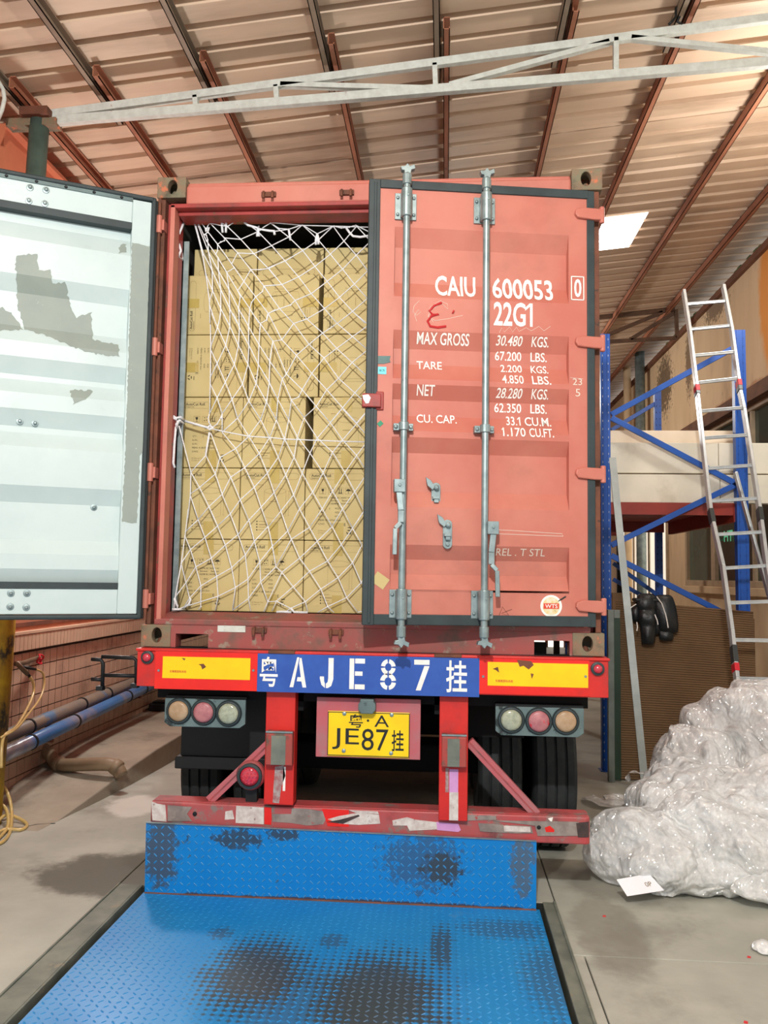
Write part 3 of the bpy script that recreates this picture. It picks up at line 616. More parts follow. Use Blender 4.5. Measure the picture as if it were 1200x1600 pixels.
# stickers
def sticker(name, px, py, wd, ht, mat, lab, rot=0):
    u, z = RD.at(px, py); b = MB().box(-wd/2, wd/2, .001, .0022, -ht/2, ht/2).xf(Matrix.Translation((-u, RD.off(u, z, U0, U1)+.0005, z)) @ Matrix.Rotation(rot, 4, 'Y'))
    o = rpart(b, name, mat); o['label'] = lab; return u, z
cy = M_('cyan_label', rgb(96, 206, 218), r=.4); tg = M_('teal_tape', rgb(26, 74, 72), rgb(36, 90, 86), 20, .35); gr = M_('green_label', rgb(24, 130, 96), r=.5)
u, z = sticker('label', 597, 579, .043, .038, cy, 'small cyan label with letters')
mb = MB(); add_text(mb, 'BCR', .01, (-u-.014, .003, z-.006), (1, 0, 0), (0, 0, 1), w=.028, h=.012); rpart(mb, 'label_print', K['blackpaint'])
rpart(MB().prism([(-.04, .018), (.035, .02), (.03, .0), (.036, -.012), (.0, -.022), (-.034, -.022)], (-1.128, .001, 1.497), (1, 0, 0), (0, 0, 1), (0, 1, 0), 0, .002), 'tape_scrap', tg)
sticker('label', 594, 662, .022, .026, gr, 'small green diamond label', .8)
sticker('card_scrap', 594, 907, .075, .06, K['carton'], 'torn brown cardboard scrap', .6)
sticker('rod_tag', 633, 622, .018, .03, M_('tag_green', rgb(190, 230, 80), r=.5), 'yellow-green tag')
u, z = RD.at(861, 947)
wh = M_('holographic_sticker', rgb(214, 214, 196), rgb(226, 190, 120), 40, .25, wear=rgb(120, 150, 130), wt=.6, ws=40, spec=.7)
b = MB().lathe([(.056, 0), (.056, .002)], (-u, .001, z), (0, 1, 0), 32); o = rpart(b, 'round_sticker', M_('sticker_white', rgb(236, 232, 224), r=.35)); o['label'] = 'round silvery sticker with red band'
rpart(MB().lathe([(.045, 0), (.045, .001)], (-u, .0032, z), (0, 1, 0), 28), 'sticker_core', wh)
rpart(MB().box(-u-.04, -u+.04, .0044, .005, z-.014, z+.014), 'sticker_band', M_('sticker_red', rgb(206, 70, 50), r=.4))
mb = MB(); add_text(mb, 'WTS', .01, (-u-.032, .0055, z-.01), (1, 0, 0), (0, 0, 1), w=.064, h=.02); rpart(mb, 'sticker_print', K['letter'])
scrib([(848, 948), (865, 944), (884, 932)], .004, 'blackpaint', 'scuff')
# ================= left door (swung open, white inner face)
ua, ub = .112, 1.09
# inner skin: the pressing seen from behind, lowered 8 mm inside the frame
vs = []; n = len(PB)
LPB = [(z, (-o-DEP)-.012) for z, o in PB]
for z, o in LPB: vs += [(-ua, o, z), (-ub, o, z)]
vs += [(-ua, -.075, PB[0][0]), (-ub, -.075, PB[0][0]), (-ua, -.075, PB[-1][0]), (-ub, -.075, PB[-1][0])]
fs = [(2*i, 2*i+1, 2*i+3, 2*i+2) for i in range(n-1)]+[(2*n, 2*n+1, 2*n+3, 2*n+2), tuple([2*i for i in range(n)]+[2*n+2, 2*n]), tuple([2*i+1 for i in range(n)]+[2*n+3, 2*n+1])]
ld = MB().add(vs, fs).build('left_door', K['white_door'], CT, M=LM); ld['label'] = 'open left door showing its white inner face'
def lpart(mb, name, mat, **k): return mb.build(name, mat, ld, M=LM, **k)
lpart(MB().box(-ua, -.012, -.06, 0, .175, 2.42).box(-1.185, -ub, -.06, 0, .175, 2.42).box(-ub, -ua, -.06, -.002, 2.285, 2.42).box(-ub, -ua, -.06, -.002, .175, .305), 'door_frame', K['white_door'], bevel=.004)
lpart(MB().box(-ub, -ua, -.075, .002, 2.25, 2.288), 'upper_seam', K['rubber']); lpart(MB().box(-ub, -ua, -.075, .003, .305, .338), 'lower_seam', K['rubber'])
lpart(MB().box(-1.215, -.0, -.06, .014, 2.424, 2.448).box(-1.215, -.0, -.06, .012, .148, .172).box(-.012, .012, -.06, .012, .148, 2.448).box(-1.215, -1.19, -.06, .012, .148, 2.448), 'gasket', K['rubber'], bevel=.008)
lpart(MB().box(-.03, -.018, -.075, -.01, .15, 2.446).box(.012, .026, -.075, -.02, .15, 2.446), 'gasket_lip', K['black'], bevel=.004)
lpart(MB().box(-1.19, -ua, -.05, .006, 2.405, 2.425), 'gasket_strip', K['lampgrey'])
def bolt(px, py):
    u, z = LDo.at(px, py); o = 0 if z > 2.28 or z < .31 else -.02
    o_ = o
    for (za, oa), (zb, ob) in zip(LPB, LPB[1:]):
        if za >= z >= zb and ua < u < ub: o_ = oa+(ob-oa)*(za-z)/max(za-zb, 1e-6)
    lpart(MB().lathe([(.018, 0), (.017, .004), (.009, .005), (.009, .012), (.004, .015)], (-u, o_-.001, z), (0, 1, 0), 14), 'bolt', K['galv'])
for q in ((47, 293), (72, 297), (45, 314), (70, 318), (31, 656), (55, 659), (17, 927), (42, 927), (16, 948), (41, 949), (148, 792)): bolt(*q)
for x in (10, 57, 103, 147, 190): 
    u, z = LDo.at(x, 275+x*.18); lpart(MB().lathe([(.009, 0), (.005, .006)], (-u, .006, 2.415), (0, 1, 0), 8), 'gasket_rivet', K['black'])
def lprof(z):
    for (za, oa), (zb, ob) in zip(LPB, LPB[1:]):
        if za >= z >= zb: return oa+(ob-oa)*(za-z)/max(za-zb, 1e-6)
    return 0
def patch(pts, frame=False, rough=.006):
    P = [LDo.at(*p) for p in pts]; Q = []
    for i, (u, z) in enumerate(P):
        u2, z2 = P[(i+1) % len(P)]; k = max(1, int(math.hypot(u2-u, z2-z)/.012))
        for j in range(k):
            t = j/k; Q.append((u+(u2-u)*t+random.uniform(-rough, rough), z+(z2-z)*t+random.uniform(-rough, rough)))
    me = bpy.data.meshes.new('tmp'); me.from_pydata([(-u, 0, z) for u, z in Q], [], [tuple(range(len(Q)))]); bm = bmesh.new(); bm.from_mesh(me); bpy.data.meshes.remove(me)
    bmesh.ops.triangulate(bm, faces=bm.faces[:])
    for z, _ in LPB: bmesh.ops.bisect_plane(bm, geom=bm.verts[:]+bm.edges[:]+bm.faces[:], plane_co=(0, 0, z), plane_no=(0, 0, 1))
    bm.verts.index_update(); o = MB()
    o.add([(v.co.x, (lprof(v.co.z) if not frame else 0)+.0012, v.co.z) for v in bm.verts], [tuple(v.index for v in f.verts) for f in bm.faces]); bm.free()
    lpart(o, 'paint_patch', K['grey_patch'])['label'] = 'grey primer patch'
patch([(24, 400), (57, 394), (61, 421), (79, 421), (82, 440), (103, 440), (112, 480), (120, 492), (144, 484), (146, 527), (187, 537), (186, 556), (150, 553), (110, 540), (80, 524), (40, 512), (35, 495), (27, 472)])
patch([(-20, 475), (3, 476), (18, 484), (28, 500), (36, 511), (-20, 515)]); patch([(110, 607), (147, 608), (140, 618), (115, 632)]); patch([(188, 378), (199, 377), (197, 393), (187, 394)])
patch([(206, 379), (234, 385), (226, 700), (219, 712), (214, 818), (190, 815), (196, 700)], frame=True, rough=.003)
# hinge lugs of the left door
for z in (2.315, 1.625, .935, .254):
    MB().lathe([(.016, -.05), (.016, .05)], (-1.196, -.012, ZB+z), (0, 0, 1), 14).box(-1.2, -1.17, -.01, .05, ZB+z-.03, ZB+z+.03).build('hinge_lug', K['cred'], CT, bevel=.003)
MB().cyl((-1.196, -.012, ZB+.14), (-1.196, -.012, ZB+2.46), .009, 10).build('hinge_pin', K['rust'], CT)
# ================================================================== CARTONS
def rrect(mb, x0, x1, z0, z1, r, t, n=6):
    pts = []
    for cx, cz, a0 in ((x1-r, z1-r, 0), (x0+r, z1-r, 90), (x0+r, z0+r, 180), (x1-r, z0+r, 270)):
        pts += [(cx+r*math.cos(math.radians(a0+90*i/n)), cz+r*math.sin(math.radians(a0+90*i/n))) for i in range(n+1)]
    c = ((x0+x1)/2, (z0+z1)/2); m = len(pts)
    inn = [(a+(c[0]-a)*t/max(abs(a-c[0]), 1e-6) if abs(a-c[0]) > t else a, b+(c[1]-b)*t/max(abs(b-c[1]), 1e-6) if abs(b-c[1]) > t else b) for a, b in pts]
    mb.add([(a, 0, b) for a, b in pts]+[(a, 0, b) for a, b in inn], [(i, (i+1) % m, m+(i+1) % m, m+i) for i in range(m)])
def line(mb, x0, z0, x1, z1, t=.0012):
    d = Vector((x1-x0, 0, z1-z0)); L = d.length; d /= L; nn = Vector((-d.z, 0, d.x))*t/2; a = Vector((x0, 0, z0)); b = Vector((x1, 0, z1))
    mb.add([a-nn, b-nn, b+nn, a+nn], [(0, 1, 2, 3)])
def poly(mb, pts): mb.add([(a, 0, b) for a, b in pts], [tuple(range(len(pts)))])
def tx(mb, s, x, z, h, off=0, w=None): add_text(mb, s, off, (x, 0, z), (1, 0, 0), (0, 0, 1), h=h, w=w)
W_, H_ = .368, .408
def title(mb, fine):
    rrect(fine, .022, W_-.035, H_-.064, H_-.026, .018, .0012)
    tx(mb, 'AutoCut Roll', .033, H_-.047, .016, .012, .112); tx(mb, 'Dispenser', .034, H_-.060, .009, 0, .05)
def icons(mb, fine):
    z0 = H_-.145
    for i, x in enumerate((.082, .132, .182, .228)):
        rrect(fine, x, x+.036, z0, z0+.036, .002, .0012)
        if i == 0: poly(mb, [(x+.01, z0+.03), (x+.026, z0+.03), (x+.024, z0+.018), (x+.019, z0+.014), (x+.019, z0+.006), (x+.026, z0+.004), (x+.01, z0+.004), (x+.017, z0+.006), (x+.017, z0+.014), (x+.012, z0+.018)])
        if i == 1:
            for a, b in ((.012, .024), (.022, .01), (.01, .008), (.026, .026)): poly(mb, [(x+a, z0+b), (x+a+.006, z0+b), (x+a+.006, z0+b+.005), (x+a, z0+b+.005)])
        if i == 2:
            for a in (.01, .022): poly(mb, [(x+a, z0+.006), (x+a+.004, z0+.006), (x+a+.004, z0+.03), (x+a, z0+.03)])
            poly(mb, [(x+.006, z0+.004), (x+.03, z0+.004), (x+.03, z0+.008), (x+.006, z0+.008)])
        if i == 3:
            poly(mb, [(x+.018+.014*math.cos(t), z0+.018+.012*math.sin(t)) for t in [math.pi*k/8 for k in range(9)]]); line(mb, x+.018, z0+.018, x+.018, z0+.006, .002); line(mb, x+.018, z0+.006, x+.023, z0+.006, .002)
def recycle(mb, cx, cz, r):
    for k in range(3):
        a = math.radians(90+120*k); d = []
        for t in (-35, 35): d.append((cx+r*math.cos(a+math.radians(t)), cz+r*math.sin(a+math.radians(t))))
        line(mb, d[0][0], d[0][1], d[1][0], d[1][1], r*.42)
def info():
    mb, fine = MB(), MB(); title(mb, fine); icons(mb, fine); x = .078
    tx(mb, 'ITEM NO.', x, H_-.17, .010, 0, .05)
    for k, (s, dz) in enumerate((('4296 B   4297 W', .170), ('Sensor   Sensor', .186), ('4298 B   4299 W', .204))):
        tx(mb, s, x+.07, H_-dz, .009, 0, .11)
        if k != 1:
            for xx in (x+.057, x+.118): rrect(fine, xx, xx+.01, H_-dz, H_-dz+.01, .0005, .001)
    for s, dz in (('QTY:', .232), ('N.W.:', .254), ('G.W.:', .276), ('MEAS: 41.8x37x41.5cm', .298), ('C/NO:', .320)): tx(mb, s, x, H_-dz, .0095)
    tx(mb, '2', x+.06, H_-.232, .0095); tx(mb, 'PCS', x+.095, H_-.232, .0095); tx(mb, 'KGS', x+.095, H_-.254, .0095); tx(mb, 'KGS', x+.095, H_-.276, .0095); tx(mb, 'OF', x+.075, H_-.320, .0095)
    tx(mb, 'CE', x+.13, H_-.326, .016); line(mb, x+.168, H_-.335, x+.19, H_-.335, .004); recycle(mb, x+.175, H_-.362, .013)
    for s, dz in (('Manual Cut', .358), ('Paper Cut', .371)):
        rrect(fine, x, x+.008, H_-dz, H_-dz+.008, .0005, .001); tx(fine, s, x+.013, H_-dz, .008)
    return mb, fine
def draw():
    mb, fine = MB(), MB(); title(mb, fine)
    cx, rx, ry = .2, .062, .017; zt, zb = H_-.13, H_-.27
    el = lambda z, a0, a1: [(cx+rx*math.cos(math.radians(a)), z+ry*math.sin(math.radians(a))) for a in range(a0, a1+1, 15)]
    for E_ in (el(zt, 0, 360), el(zb, 180, 360)):
        for a, b in zip(E_, E_[1:]): line(fine, *a, *b, .0011)
    line(fine, cx-rx, zt, cx-rx, zb); line(fine, cx+rx, zt, cx+rx, zb); line(fine, cx+rx+.016, zt, cx+rx+.016, zb); line(fine, cx+rx+.010, zt, cx+rx+.022, zt); line(fine, cx+rx+.010, zb, cx+rx+.022, zb)
    line(fine, cx-.03, zt-.06, cx+.02, zt-.06, .0025); line(fine, .1, H_-.095, .13, H_-.095, .002)
    for k in range(4):
        z = H_-.305-.016*k; poly(mb, [(.1+.004*math.cos(t), z+.004*math.sin(t)) for t in [2*math.pi*i/8 for i in range(8)]]); line(fine, .11, z, .15+.025*(k % 2), z, .002)
    line(fine, .11, H_-.325, .215, H_-.325, .0015)
    return mb, fine
PR = {}
for nm, fn in (('info', info), ('draw', draw)):
    a, b = fn(); PR[nm] = (a.mesh('print', K['ink']), b.mesh('fine_print', K['fineink']))
tapeU = MB().box(.165, .222, 0, .0006, H_-.085, H_).mesh('tape', K['tape']); tapeD = MB().box(.165, .222, 0, .0006, 0, .10).mesh('tape', K['tape'])
def carton(x0, x1, z0, z1, y, kind, label, rot=False, flip=False):
    w, h = x1-x0, z1-z0; d = .40
    t = empty('carton', (x0, y, z0), label, 'carton', 'cartons stacked in the container')
    b = MB().box(0, w, 0, d, 0, h); b.build('box', K['carton'], t, M=Matrix.Translation((x0, y, z0)), bevel=.004)
    if rot:   # carton lying on its side: print reads upwards
        S = Matrix(((0, 0, -w/H_, w), (0, 1, 0, 0), (h/W_, 0, 0, 0), (0, 0, 0, 1)))
        if flip: S = Matrix(((0, 0, w/H_, 0), (0, 1, 0, 0), (-h/W_, 0, 0, h), (0, 0, 0, 1)))
    else: S = Matrix(((w/W_, 0, 0, 0), (0, 1, 0, 0), (0, 0, h/H_, 0), (0, 0, 0, 1)))
    for me, nm, dy in ((PR[kind][0], 'print', .0012), (PR[kind][1], 'fine_print', .0010), (tapeU, 'tape', .0016), (tapeD, 'tape', .0016)):
        o = inst(nm, me, t, Matrix.Translation((x0, y-dy, z0)) @ S)
        if nm != 'tape': o['kind'] = 'stuff'
    return t
YB = .30
zr = [1.462, 1.872, 2.283, 2.696, 3.065, 3.423]
col1 = [(-1.147, -.772), (-.770, -.402), (-.398, -.034), (-.03, .338)]
names = ['beside the galvanised strip', 'second from the galvanised strip', 'third from the galvanised strip', 'behind the red door']
lay = [(0, ['info', 'info', 'draw', 'info'], 'bottom row'), (1, ['draw', 'draw', 'info', 'draw'], 'second row up'), (2, ['info', 'draw', 'draw', 'info'], 'third row up')]
kd = {'info': 'with handling icons', 'draw': 'with roll drawing'}
for r, kinds, rn in lay:
    cc = col1
    if r == 2: cc = [(-1.145, -.775), (-.772, -.408), (-.362, .006), (.010, .38)]
    if r == 1: cc = [(-1.152, -.78), (-.776, -.404), (-.400, -.03), (-.026, .342)]
    for c, (a, b) in enumerate(cc): carton(a, b, zr[r], zr[r+1]-.004, YB+random.uniform(-.004, .004), kinds[c], 'carton %s, %s, %s' % (kd[kinds[c]], rn, names[c]))
cc4 = [(-1.137, -.755), (-.745, -.34), (-.332, .07), (.074, .478)]; cc5 = [(-1.135, -.735), (-.728, -.345), (-.318, .085), (.09, .49)]
for r, cc, rn, kinds in ((3, cc4, 'fourth row up', ['info', 'info', 'draw', 'info']), (4, cc5, 'fifth row up', ['draw', 'draw', 'draw', 'info'])):
    for c, (a, b) in enumerate(cc): carton(a, b, zr[r], zr[r+1]-.004, YB+random.uniform(-.004, .004), kinds[c], 'carton on its side, %s, %s, %s' % (kd[kinds[c]], rn, names[c]), rot=True, flip=(r == 3))
for c, (a, b) in enumerate([(-1.115, -.735), (-.728, -.335), (-.327, .07), (.076, .47)]):
    t = empty('carton', (a, .38, zr[5]), 'low carton in the top row, %s' % names[c], 'carton', 'cartons stacked in the container')
    MB().box(0, b-a, 0, .4, 0, .185).build('box', K['carton'], t, M=Matrix.Translation((a, .38, zr[5])), bevel=.004)
    f = MB(); rrect(f, .03, b-a-.05, .02, .058, .018, .0012); f.build('fine_print', K['fineink'], t, M=Matrix.Translation((a, .379, zr[5])))
# ================================================================== CARGO NET
TO = {1: (260, 335), 2: (410, 335), 3: (260, 490), 4: (410, 490), 5: (260, 640), 6: (410, 640), 7: (260, 795), 8: (410, 795)}
NET = {
1: [[(303, 85), (350, 250), (400, 450), (435, 660), (475, 960), (480, 1200)], [(315, 85), (408, 435), (505, 620), (600, 830), (700, 1040), (780, 1200)], [(435, 660), (510, 845), (600, 1040), (680, 1200)], [(475, 1000), (545, 1200)],
    [(335, 85), (470, 430), (575, 625), (690, 830), (795, 1040), (885, 1200)], [(345, 85), (440, 290), (545, 440), (570, 480), (665, 640), (785, 840), (920, 1040), (1020, 1200)], [(375, 75), (440, 170), (565, 330), (720, 545), (750, 590), (855, 740), (985, 910), (1125, 1095), (1180, 1200)],
    [(390, 25), (480, 95), (640, 260), (785, 425), (930, 610), (1075, 790), (1200, 970)], [(480, 15), (610, 90), (680, 140), (820, 275), (965, 435), (1125, 597), (1200, 690)], [(830, 60), (1000, 180), (1160, 345), (1200, 385)],
    [(475, 960), (510, 845), (505, 620), (465, 425), (455, 280), (440, 230), (415, 225), (460, 195)], [(580, 1200), (600, 1040), (600, 830), (575, 625), (568, 480), (545, 440), (565, 400), (565, 330), (600, 305), (640, 290), (640, 260), (820, 275), (1000, 195)],
    [(700, 1200), (700, 1040), (690, 830), (665, 640), (750, 590), (720, 545), (785, 425), (965, 435), (1160, 345)], [(805, 1200), (795, 1040), (815, 900), (785, 845), (855, 740), (930, 610), (1040, 608), (1125, 597), (1200, 562)],
    [(910, 1200), (920, 1040), (940, 970), (985, 910), (1060, 850), (1075, 790), (1200, 778)], [(1105, 1180), (1125, 1095), (1200, 1050)], [(440, 170), (460, 120), (480, 95), (610, 125), (680, 130), (770, 70)], [(300, 25), (320, 85)], [(320, 25), (345, 85)]],
2: [[(101, 345), (250, 515), (400, 690), (540, 875), (685, 1040), (825, 1205)], [(90, 95), (290, 250), (445, 400), (580, 575), (715, 740), (850, 915), (995, 1070), (1130, 1200)], [(440, 115), (610, 275), (750, 440), (885, 605), (1015, 770), (1155, 925)], [(780, 130), (900, 295), (1035, 450), (1160, 620)], [(1040, 130), (1170, 270)],
    [(66, 590), (215, 775), (360, 950), (490, 1155)], [(15, 795), (190, 1040), (345, 1205)], [(101, 345), (290, 250), (440, 115)], [(66, 588), (250, 515), (445, 400), (610, 290), (780, 130)], [(15, 792), (215, 775), (400, 690), (580, 575), (750, 440), (900, 295), (1040, 130)],
    [(66, 1090), (190, 1040), (310, 1000), (360, 950), (540, 875), (715, 740), (885, 605), (1035, 450), (1170, 320)], [(345, 1205), (490, 1155), (685, 1040), (850, 915), (1015, 770), (1160, 625)], [(825, 1205), (995, 1070), (1155, 930)],
    [(-240, 62), (0, 80), (440, 120), (790, 130), (1180, 142)], [(440, 115), (605, 215), (780, 130)], [(0, 150), (90, 95), (180, 155), (290, 165), (440, 115)], [(790, 130), (870, 150), (960, 140), (1030, 120), (1175, 192)], [(-60, 190), (0, 165), (130, 188), (290, 165), (310, 285)]],
3: [[(500, 0), (565, 150), (655, 350), (750, 560), (840, 775), (910, 965), (1040, 1170)], [(490, 400), (560, 550), (650, 755), (725, 945), (785, 1154)], [(480, 770), (560, 930), (615, 1105)], [(630, 0), (700, 140), (795, 350), (900, 560), (990, 770), (1105, 975), (1214, 1174)], [(740, 0), (805, 150), (910, 350), (1015, 560), (1135, 760), (1229, 945)], [(830, 0), (905, 140), (1020, 340), (1140, 525), (1279, 720)], [(950, 0), (1035, 110), (1175, 305)],
    [(485, 120), (490, 360), (485, 700), (475, 1105)], [(600, 0), (565, 150), (490, 360)], [(700, 0), (700, 140), (655, 350), (560, 550), (485, 700)], [(800, 0), (805, 150), (795, 350), (750, 560), (650, 755), (560, 930), (475, 1105)], [(915, 0), (905, 140), (910, 350), (900, 560), (840, 775), (725, 945), (615, 1105)], [(1115, 0), (1105, 70), (1035, 110), (1020, 340), (1015, 560), (990, 770), (910, 965), (785, 1154)], [(1175, 305), (1140, 525), (1135, 760), (1105, 975), (1040, 1170)]],
4: [[(65, 0), (215, 290), (375, 460), (545, 660), (710, 840), (885, 1040), (1040, 1205)], [(115, 305), (265, 668), (440, 840), (595, 1025), (750, 1205)], [(345, 110), (515, 340), (680, 490), (840, 715), (1020, 875), (1110, 960)], [(490, 60), (665, 215), (820, 385), (990, 540), (1150, 690)], [(825, 110), (995, 255), (1150, 390)], [(1020, 0), (1155, 110)], [(220, 720), (320, 955), (460, 1145)], [(170, 945), (290, 1168)],
    [(490, 60), (345, 110), (215, 290), (115, 305), (80, 525), (75, 765), (45, 975), (-19, 1174)], [(825, 110), (665, 215), (515, 340), (375, 460), (265, 668), (220, 720), (170, 945), (155, 1172)], [(1155, 140), (995, 255), (820, 385), (680, 490), (545, 660), (440, 840), (400, 920), (320, 955), (290, 1168)], [(1150, 410), (990, 540), (840, 715), (710, 840), (595, 1025), (460, 1145)], [(1145, 740), (1020, 875), (885, 1040), (745, 1205)], [(1140, 1090), (1040, 1205)], [(75, 765), (170, 945)]],
5: [[(140, 180), (270, 690), (365, 860), (470, 1070), (530, 1214)], [(265, 950), (350, 1214)], [(480, 250), (435, 505), (540, 710), (615, 935), (705, 1150)], [(470, 250), (428, 505)], [(490, 260), (590, 530), (710, 745), (815, 995), (910, 1218)], [(615, 250), (765, 430), (865, 640), (970, 855), (1045, 1075), (1120, 1289)], [(785, 95), (910, 295), (1025, 485), (1115, 700), (1189, 915), (1264, 1120)],
    [(475, 46), (462, 90), (470, 140), (490, 175), (480, 205)], [(615, 46), (600, 90), (560, 160), (500, 200)], [(615, 46), (615, 250)], [(435, 505), (270, 690)], [(265, 930), (365, 860), (540, 710), (590, 530), (765, 430), (910, 295), (1040, 111)], [(350, 1214), (470, 1070), (615, 935), (710, 745), (865, 640), (1025, 485), (1139, 308)], [(615, 250), (785, 95)], [(565, 1284), (705, 1150), (815, 995), (970, 855), (1115, 700), (1234, 525)], [(790, 1379), (910, 1218), (1045, 1075), (1189, 915)], [(270, 690), (265, 930), (235, 1200)]],
6: [[(155, 115), (245, 325), (350, 525), (440, 700), (555, 910), (660, 1094), (770, 1289)], [(290, 110), (385, 300), (525, 480), (670, 695), (775, 900), (885, 1094), (995, 1309)], [(460, 90), (605, 315), (775, 470), (910, 695), (1020, 905), (1115, 1105)], [(750, 145), (885, 335), (1040, 505), (1130, 650)], [(890, 0), (1040, 155), (1140, 270)], [(80, 310), (175, 525), (258, 720), (345, 940), (410, 1094)], [(-19, 111), (80, 310)],
    [(80, 310), (155, 115)], [(175, 525), (245, 325), (290, 110)], [(130, 915), (258, 720), (350, 525), (385, 300), (460, 90)], [(65, 1294), (205, 1120), (345, 940), (440, 700), (525, 480), (605, 315), (750, 145), (886, -18)], [(280, 1339), (410, 1094), (555, 910), (670, 695), (775, 470), (885, 335), (1040, 155), (1140, 40)], [(520, 1299), (660, 1094), (775, 900), (910, 695), (1040, 505), (1135, 380)], [(770, 1289), (885, 1094), (1020, 905), (1130, 740)], [(995, 1309), (1115, 1130)]],
7: [[(240, 0), (212, 250), (205, 300), (163, 605), (95, 985), (85, 1095)], [(350, 120), (425, 315), (495, 545), (555, 745), (570, 962), (540, 1120)], [(205, 300), (265, 450), (325, 640), (380, 850), (380, 1080), (350, 1115)], [(163, 605), (215, 815), (255, 985), (250, 1050), (190, 1100)], [(95, 985), (125, 1070), (120, 1105)], [(471, -24), (565, 190), (650, 400), (720, 650), (760, 870), (730, 1120)], [(705, 56), (790, 285), (870, 510), (900, 772), (905, 990), (930, 1130)], [(910, 124), (970, 360), (1030, 585), (1040, 805), (1119, 1025)], [(1120, 195), (1170, 410), (1209, 640)],
    [(212, 250), (350, 120)], [(163, 600), (265, 450), (425, 315), (565, 190)], [(95, 975), (215, 815), (325, 640), (495, 545), (650, 400), (790, 285), (910, 124)], [(190, 1090), (255, 985), (380, 850), (555, 745), (720, 650), (870, 510), (970, 360), (1120, 195)], [(120, 1110), (190, 1085), (380, 1025), (570, 965), (760, 870), (900, 775), (1030, 585), (1170, 410)], [(730, 1120), (905, 990), (1040, 805), (1209, 640)], [(1075, 1135), (1119, 1025)]],
8: [[(65, 200), (110, 415), (150, 640), (215, 700), (340, 860), (475, 1025), (500, 1140)], [(205, 26), (280, 245), (320, 335), (410, 545), (520, 690), (645, 885), (720, 1080), (790, 1150)], [(410, 0), (520, 205), (605, 360), (720, 575), (835, 760), (930, 980), (1055, 1155)], [(770, 195), (870, 395), (995, 595), (1090, 815), (1110, 835)], [(995, 215), (1100, 400)], [(-19, 805), (60, 1025), (155, 1020), (315, 1100), (350, 1140), (500, 1145)],
    [(110, 415), (280, 245)], [(150, 640), (320, 335), (520, 205)], [(20, 1130), (60, 1025), (215, 700), (410, 545), (605, 360), (770, 195)], [(105, 1130), (155, 1020), (340, 860), (520, 690), (720, 575), (870, 395), (995, 215), (1115, 30)], [(260, 1135), (315, 1095), (475, 1025), (645, 885), (835, 760), (995, 595), (1100, 400)], [(610, 1145), (720, 1080), (930, 980), (1090, 815), (1115, 770)], [(1055, 1155), (1095, 1130)]]}
THICK = {1: [[(205, 60), (150, 190), (105, 300), (120, 400), (110, 480), (95, 700), (90, 870)], [(125, 130), (130, 230), (100, 320), (140, 330), (160, 400), (130, 470), (175, 500), (170, 430), (120, 330)], [(620, 200), (610, 100), (640, 60), (660, 100), (655, 200)], [(830, 60), (900, 120), (1010, 150), (1010, 200), (1000, 240), (1025, 240), (1015, 160), (1130, 180), (1195, 185)], [(440, 190), (430, 155), (470, 150), (455, 190)]],
         2: [[(605, 215), (590, 280), (590, 335)], [(605, 215), (620, 280), (618, 330)], [(925, 150), (960, 200), (1000, 240), (1080, 250), (1175, 235)], [(-60, 190), (-40, 130), (-60, 230)], [(290, 165), (310, 285)], [(130, 188), (135, 225)]],
         5: [[(75, 85), (110, 95), (150, 80), (200, 115), (190, 150), (140, 120), (110, 160), (115, 210), (125, 120)], [(105, 190), (90, 350), (75, 590), (92, 640)], [(200, 125), (460, 200)], [(480, 175), (450, 205), (480, 220), (515, 200), (480, 180)], [(30, 45), (110, 95)], [(35, 70), (115, 110)]],
         7: [[(65, 1110), (130, 1108), (200, 1115)], [(95, 985), (90, 1000), (120, 1070)], [(255, 985), (265, 1000), (250, 1050), (180, 1100)]], 8: [[(155, 1138), (230, 1136), (320, 1142)], [(315, 1100), (350, 1140), (500, 1145)]]}
HROPE = [[(480, 205), (620, 240), (910, 295), (1140, 308), (1304, 325), (1659, 340), (1944, 350), (2194, 357)]]
def nY(x, y):
    t = (y-345)/(958-345); t = max(0, min(1, t))
    base = .17+.03*math.sin(t*3)+.085*t*t
    if x < 284: return .11
    return base - .015*math.sin((x-275)/60)*(1-t)
def npt(tile, p):
    x = TO[tile][0]+p[0]*.141667; y = TO[tile][1]+p[1]*.141667
    if y > 957: y = 957
    return at(x, y, Y=nY(x, y))
nt_ = empty('cargo_net', (-.6, .2, 1.47), 'white knotted rope cargo net hung across the open container doorway', 'net')
nb = MB(); kb = MB(); seen = set()
for t, ls in NET.items():
    for L in ls:
        P = [npt(t, p) for p in L]; nb.tube(P, .0032, 6)
        for p in P[1:-1]:
            key = (round(p.x*60), round(p.z*60))
            if key not in seen:
                seen.add(key); kb.lathe([(.001, -.005), (.0042, -.003), (.005, 0), (.0042, .003), (.001, .005)], p, (0, 0, 1), 6)
nb.build('mesh_cord', K['rope'], nt_, smooth=True); tag(kb.build('knot', K['rope'], nt_, smooth=True), kind='stuff')
for t, ls in THICK.items():
    for L in ls: MB().tube([npt(t, p) for p in L], .0068, 8).build('tie_rope', K['rope'], nt_, smooth=True)
for L in HROPE: MB().tube([npt(5, p) for p in L], .0035, 6).build('cross_rope', K['rope'], nt_, smooth=True)
# glowing glyphs that paint the sign's reflection on the window glass
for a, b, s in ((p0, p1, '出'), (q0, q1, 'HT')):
    mb = MB(); add_text(mb, s, .02, (3.985, a.y, b.z), (0, -1, 0), (0, 0, 1), w=abs(b.y-a.y), h=abs(a.z-b.z)); mb.build('reflected_glyph', emit('reflection_green', (.12, .55, .3, 1), .5), sg)
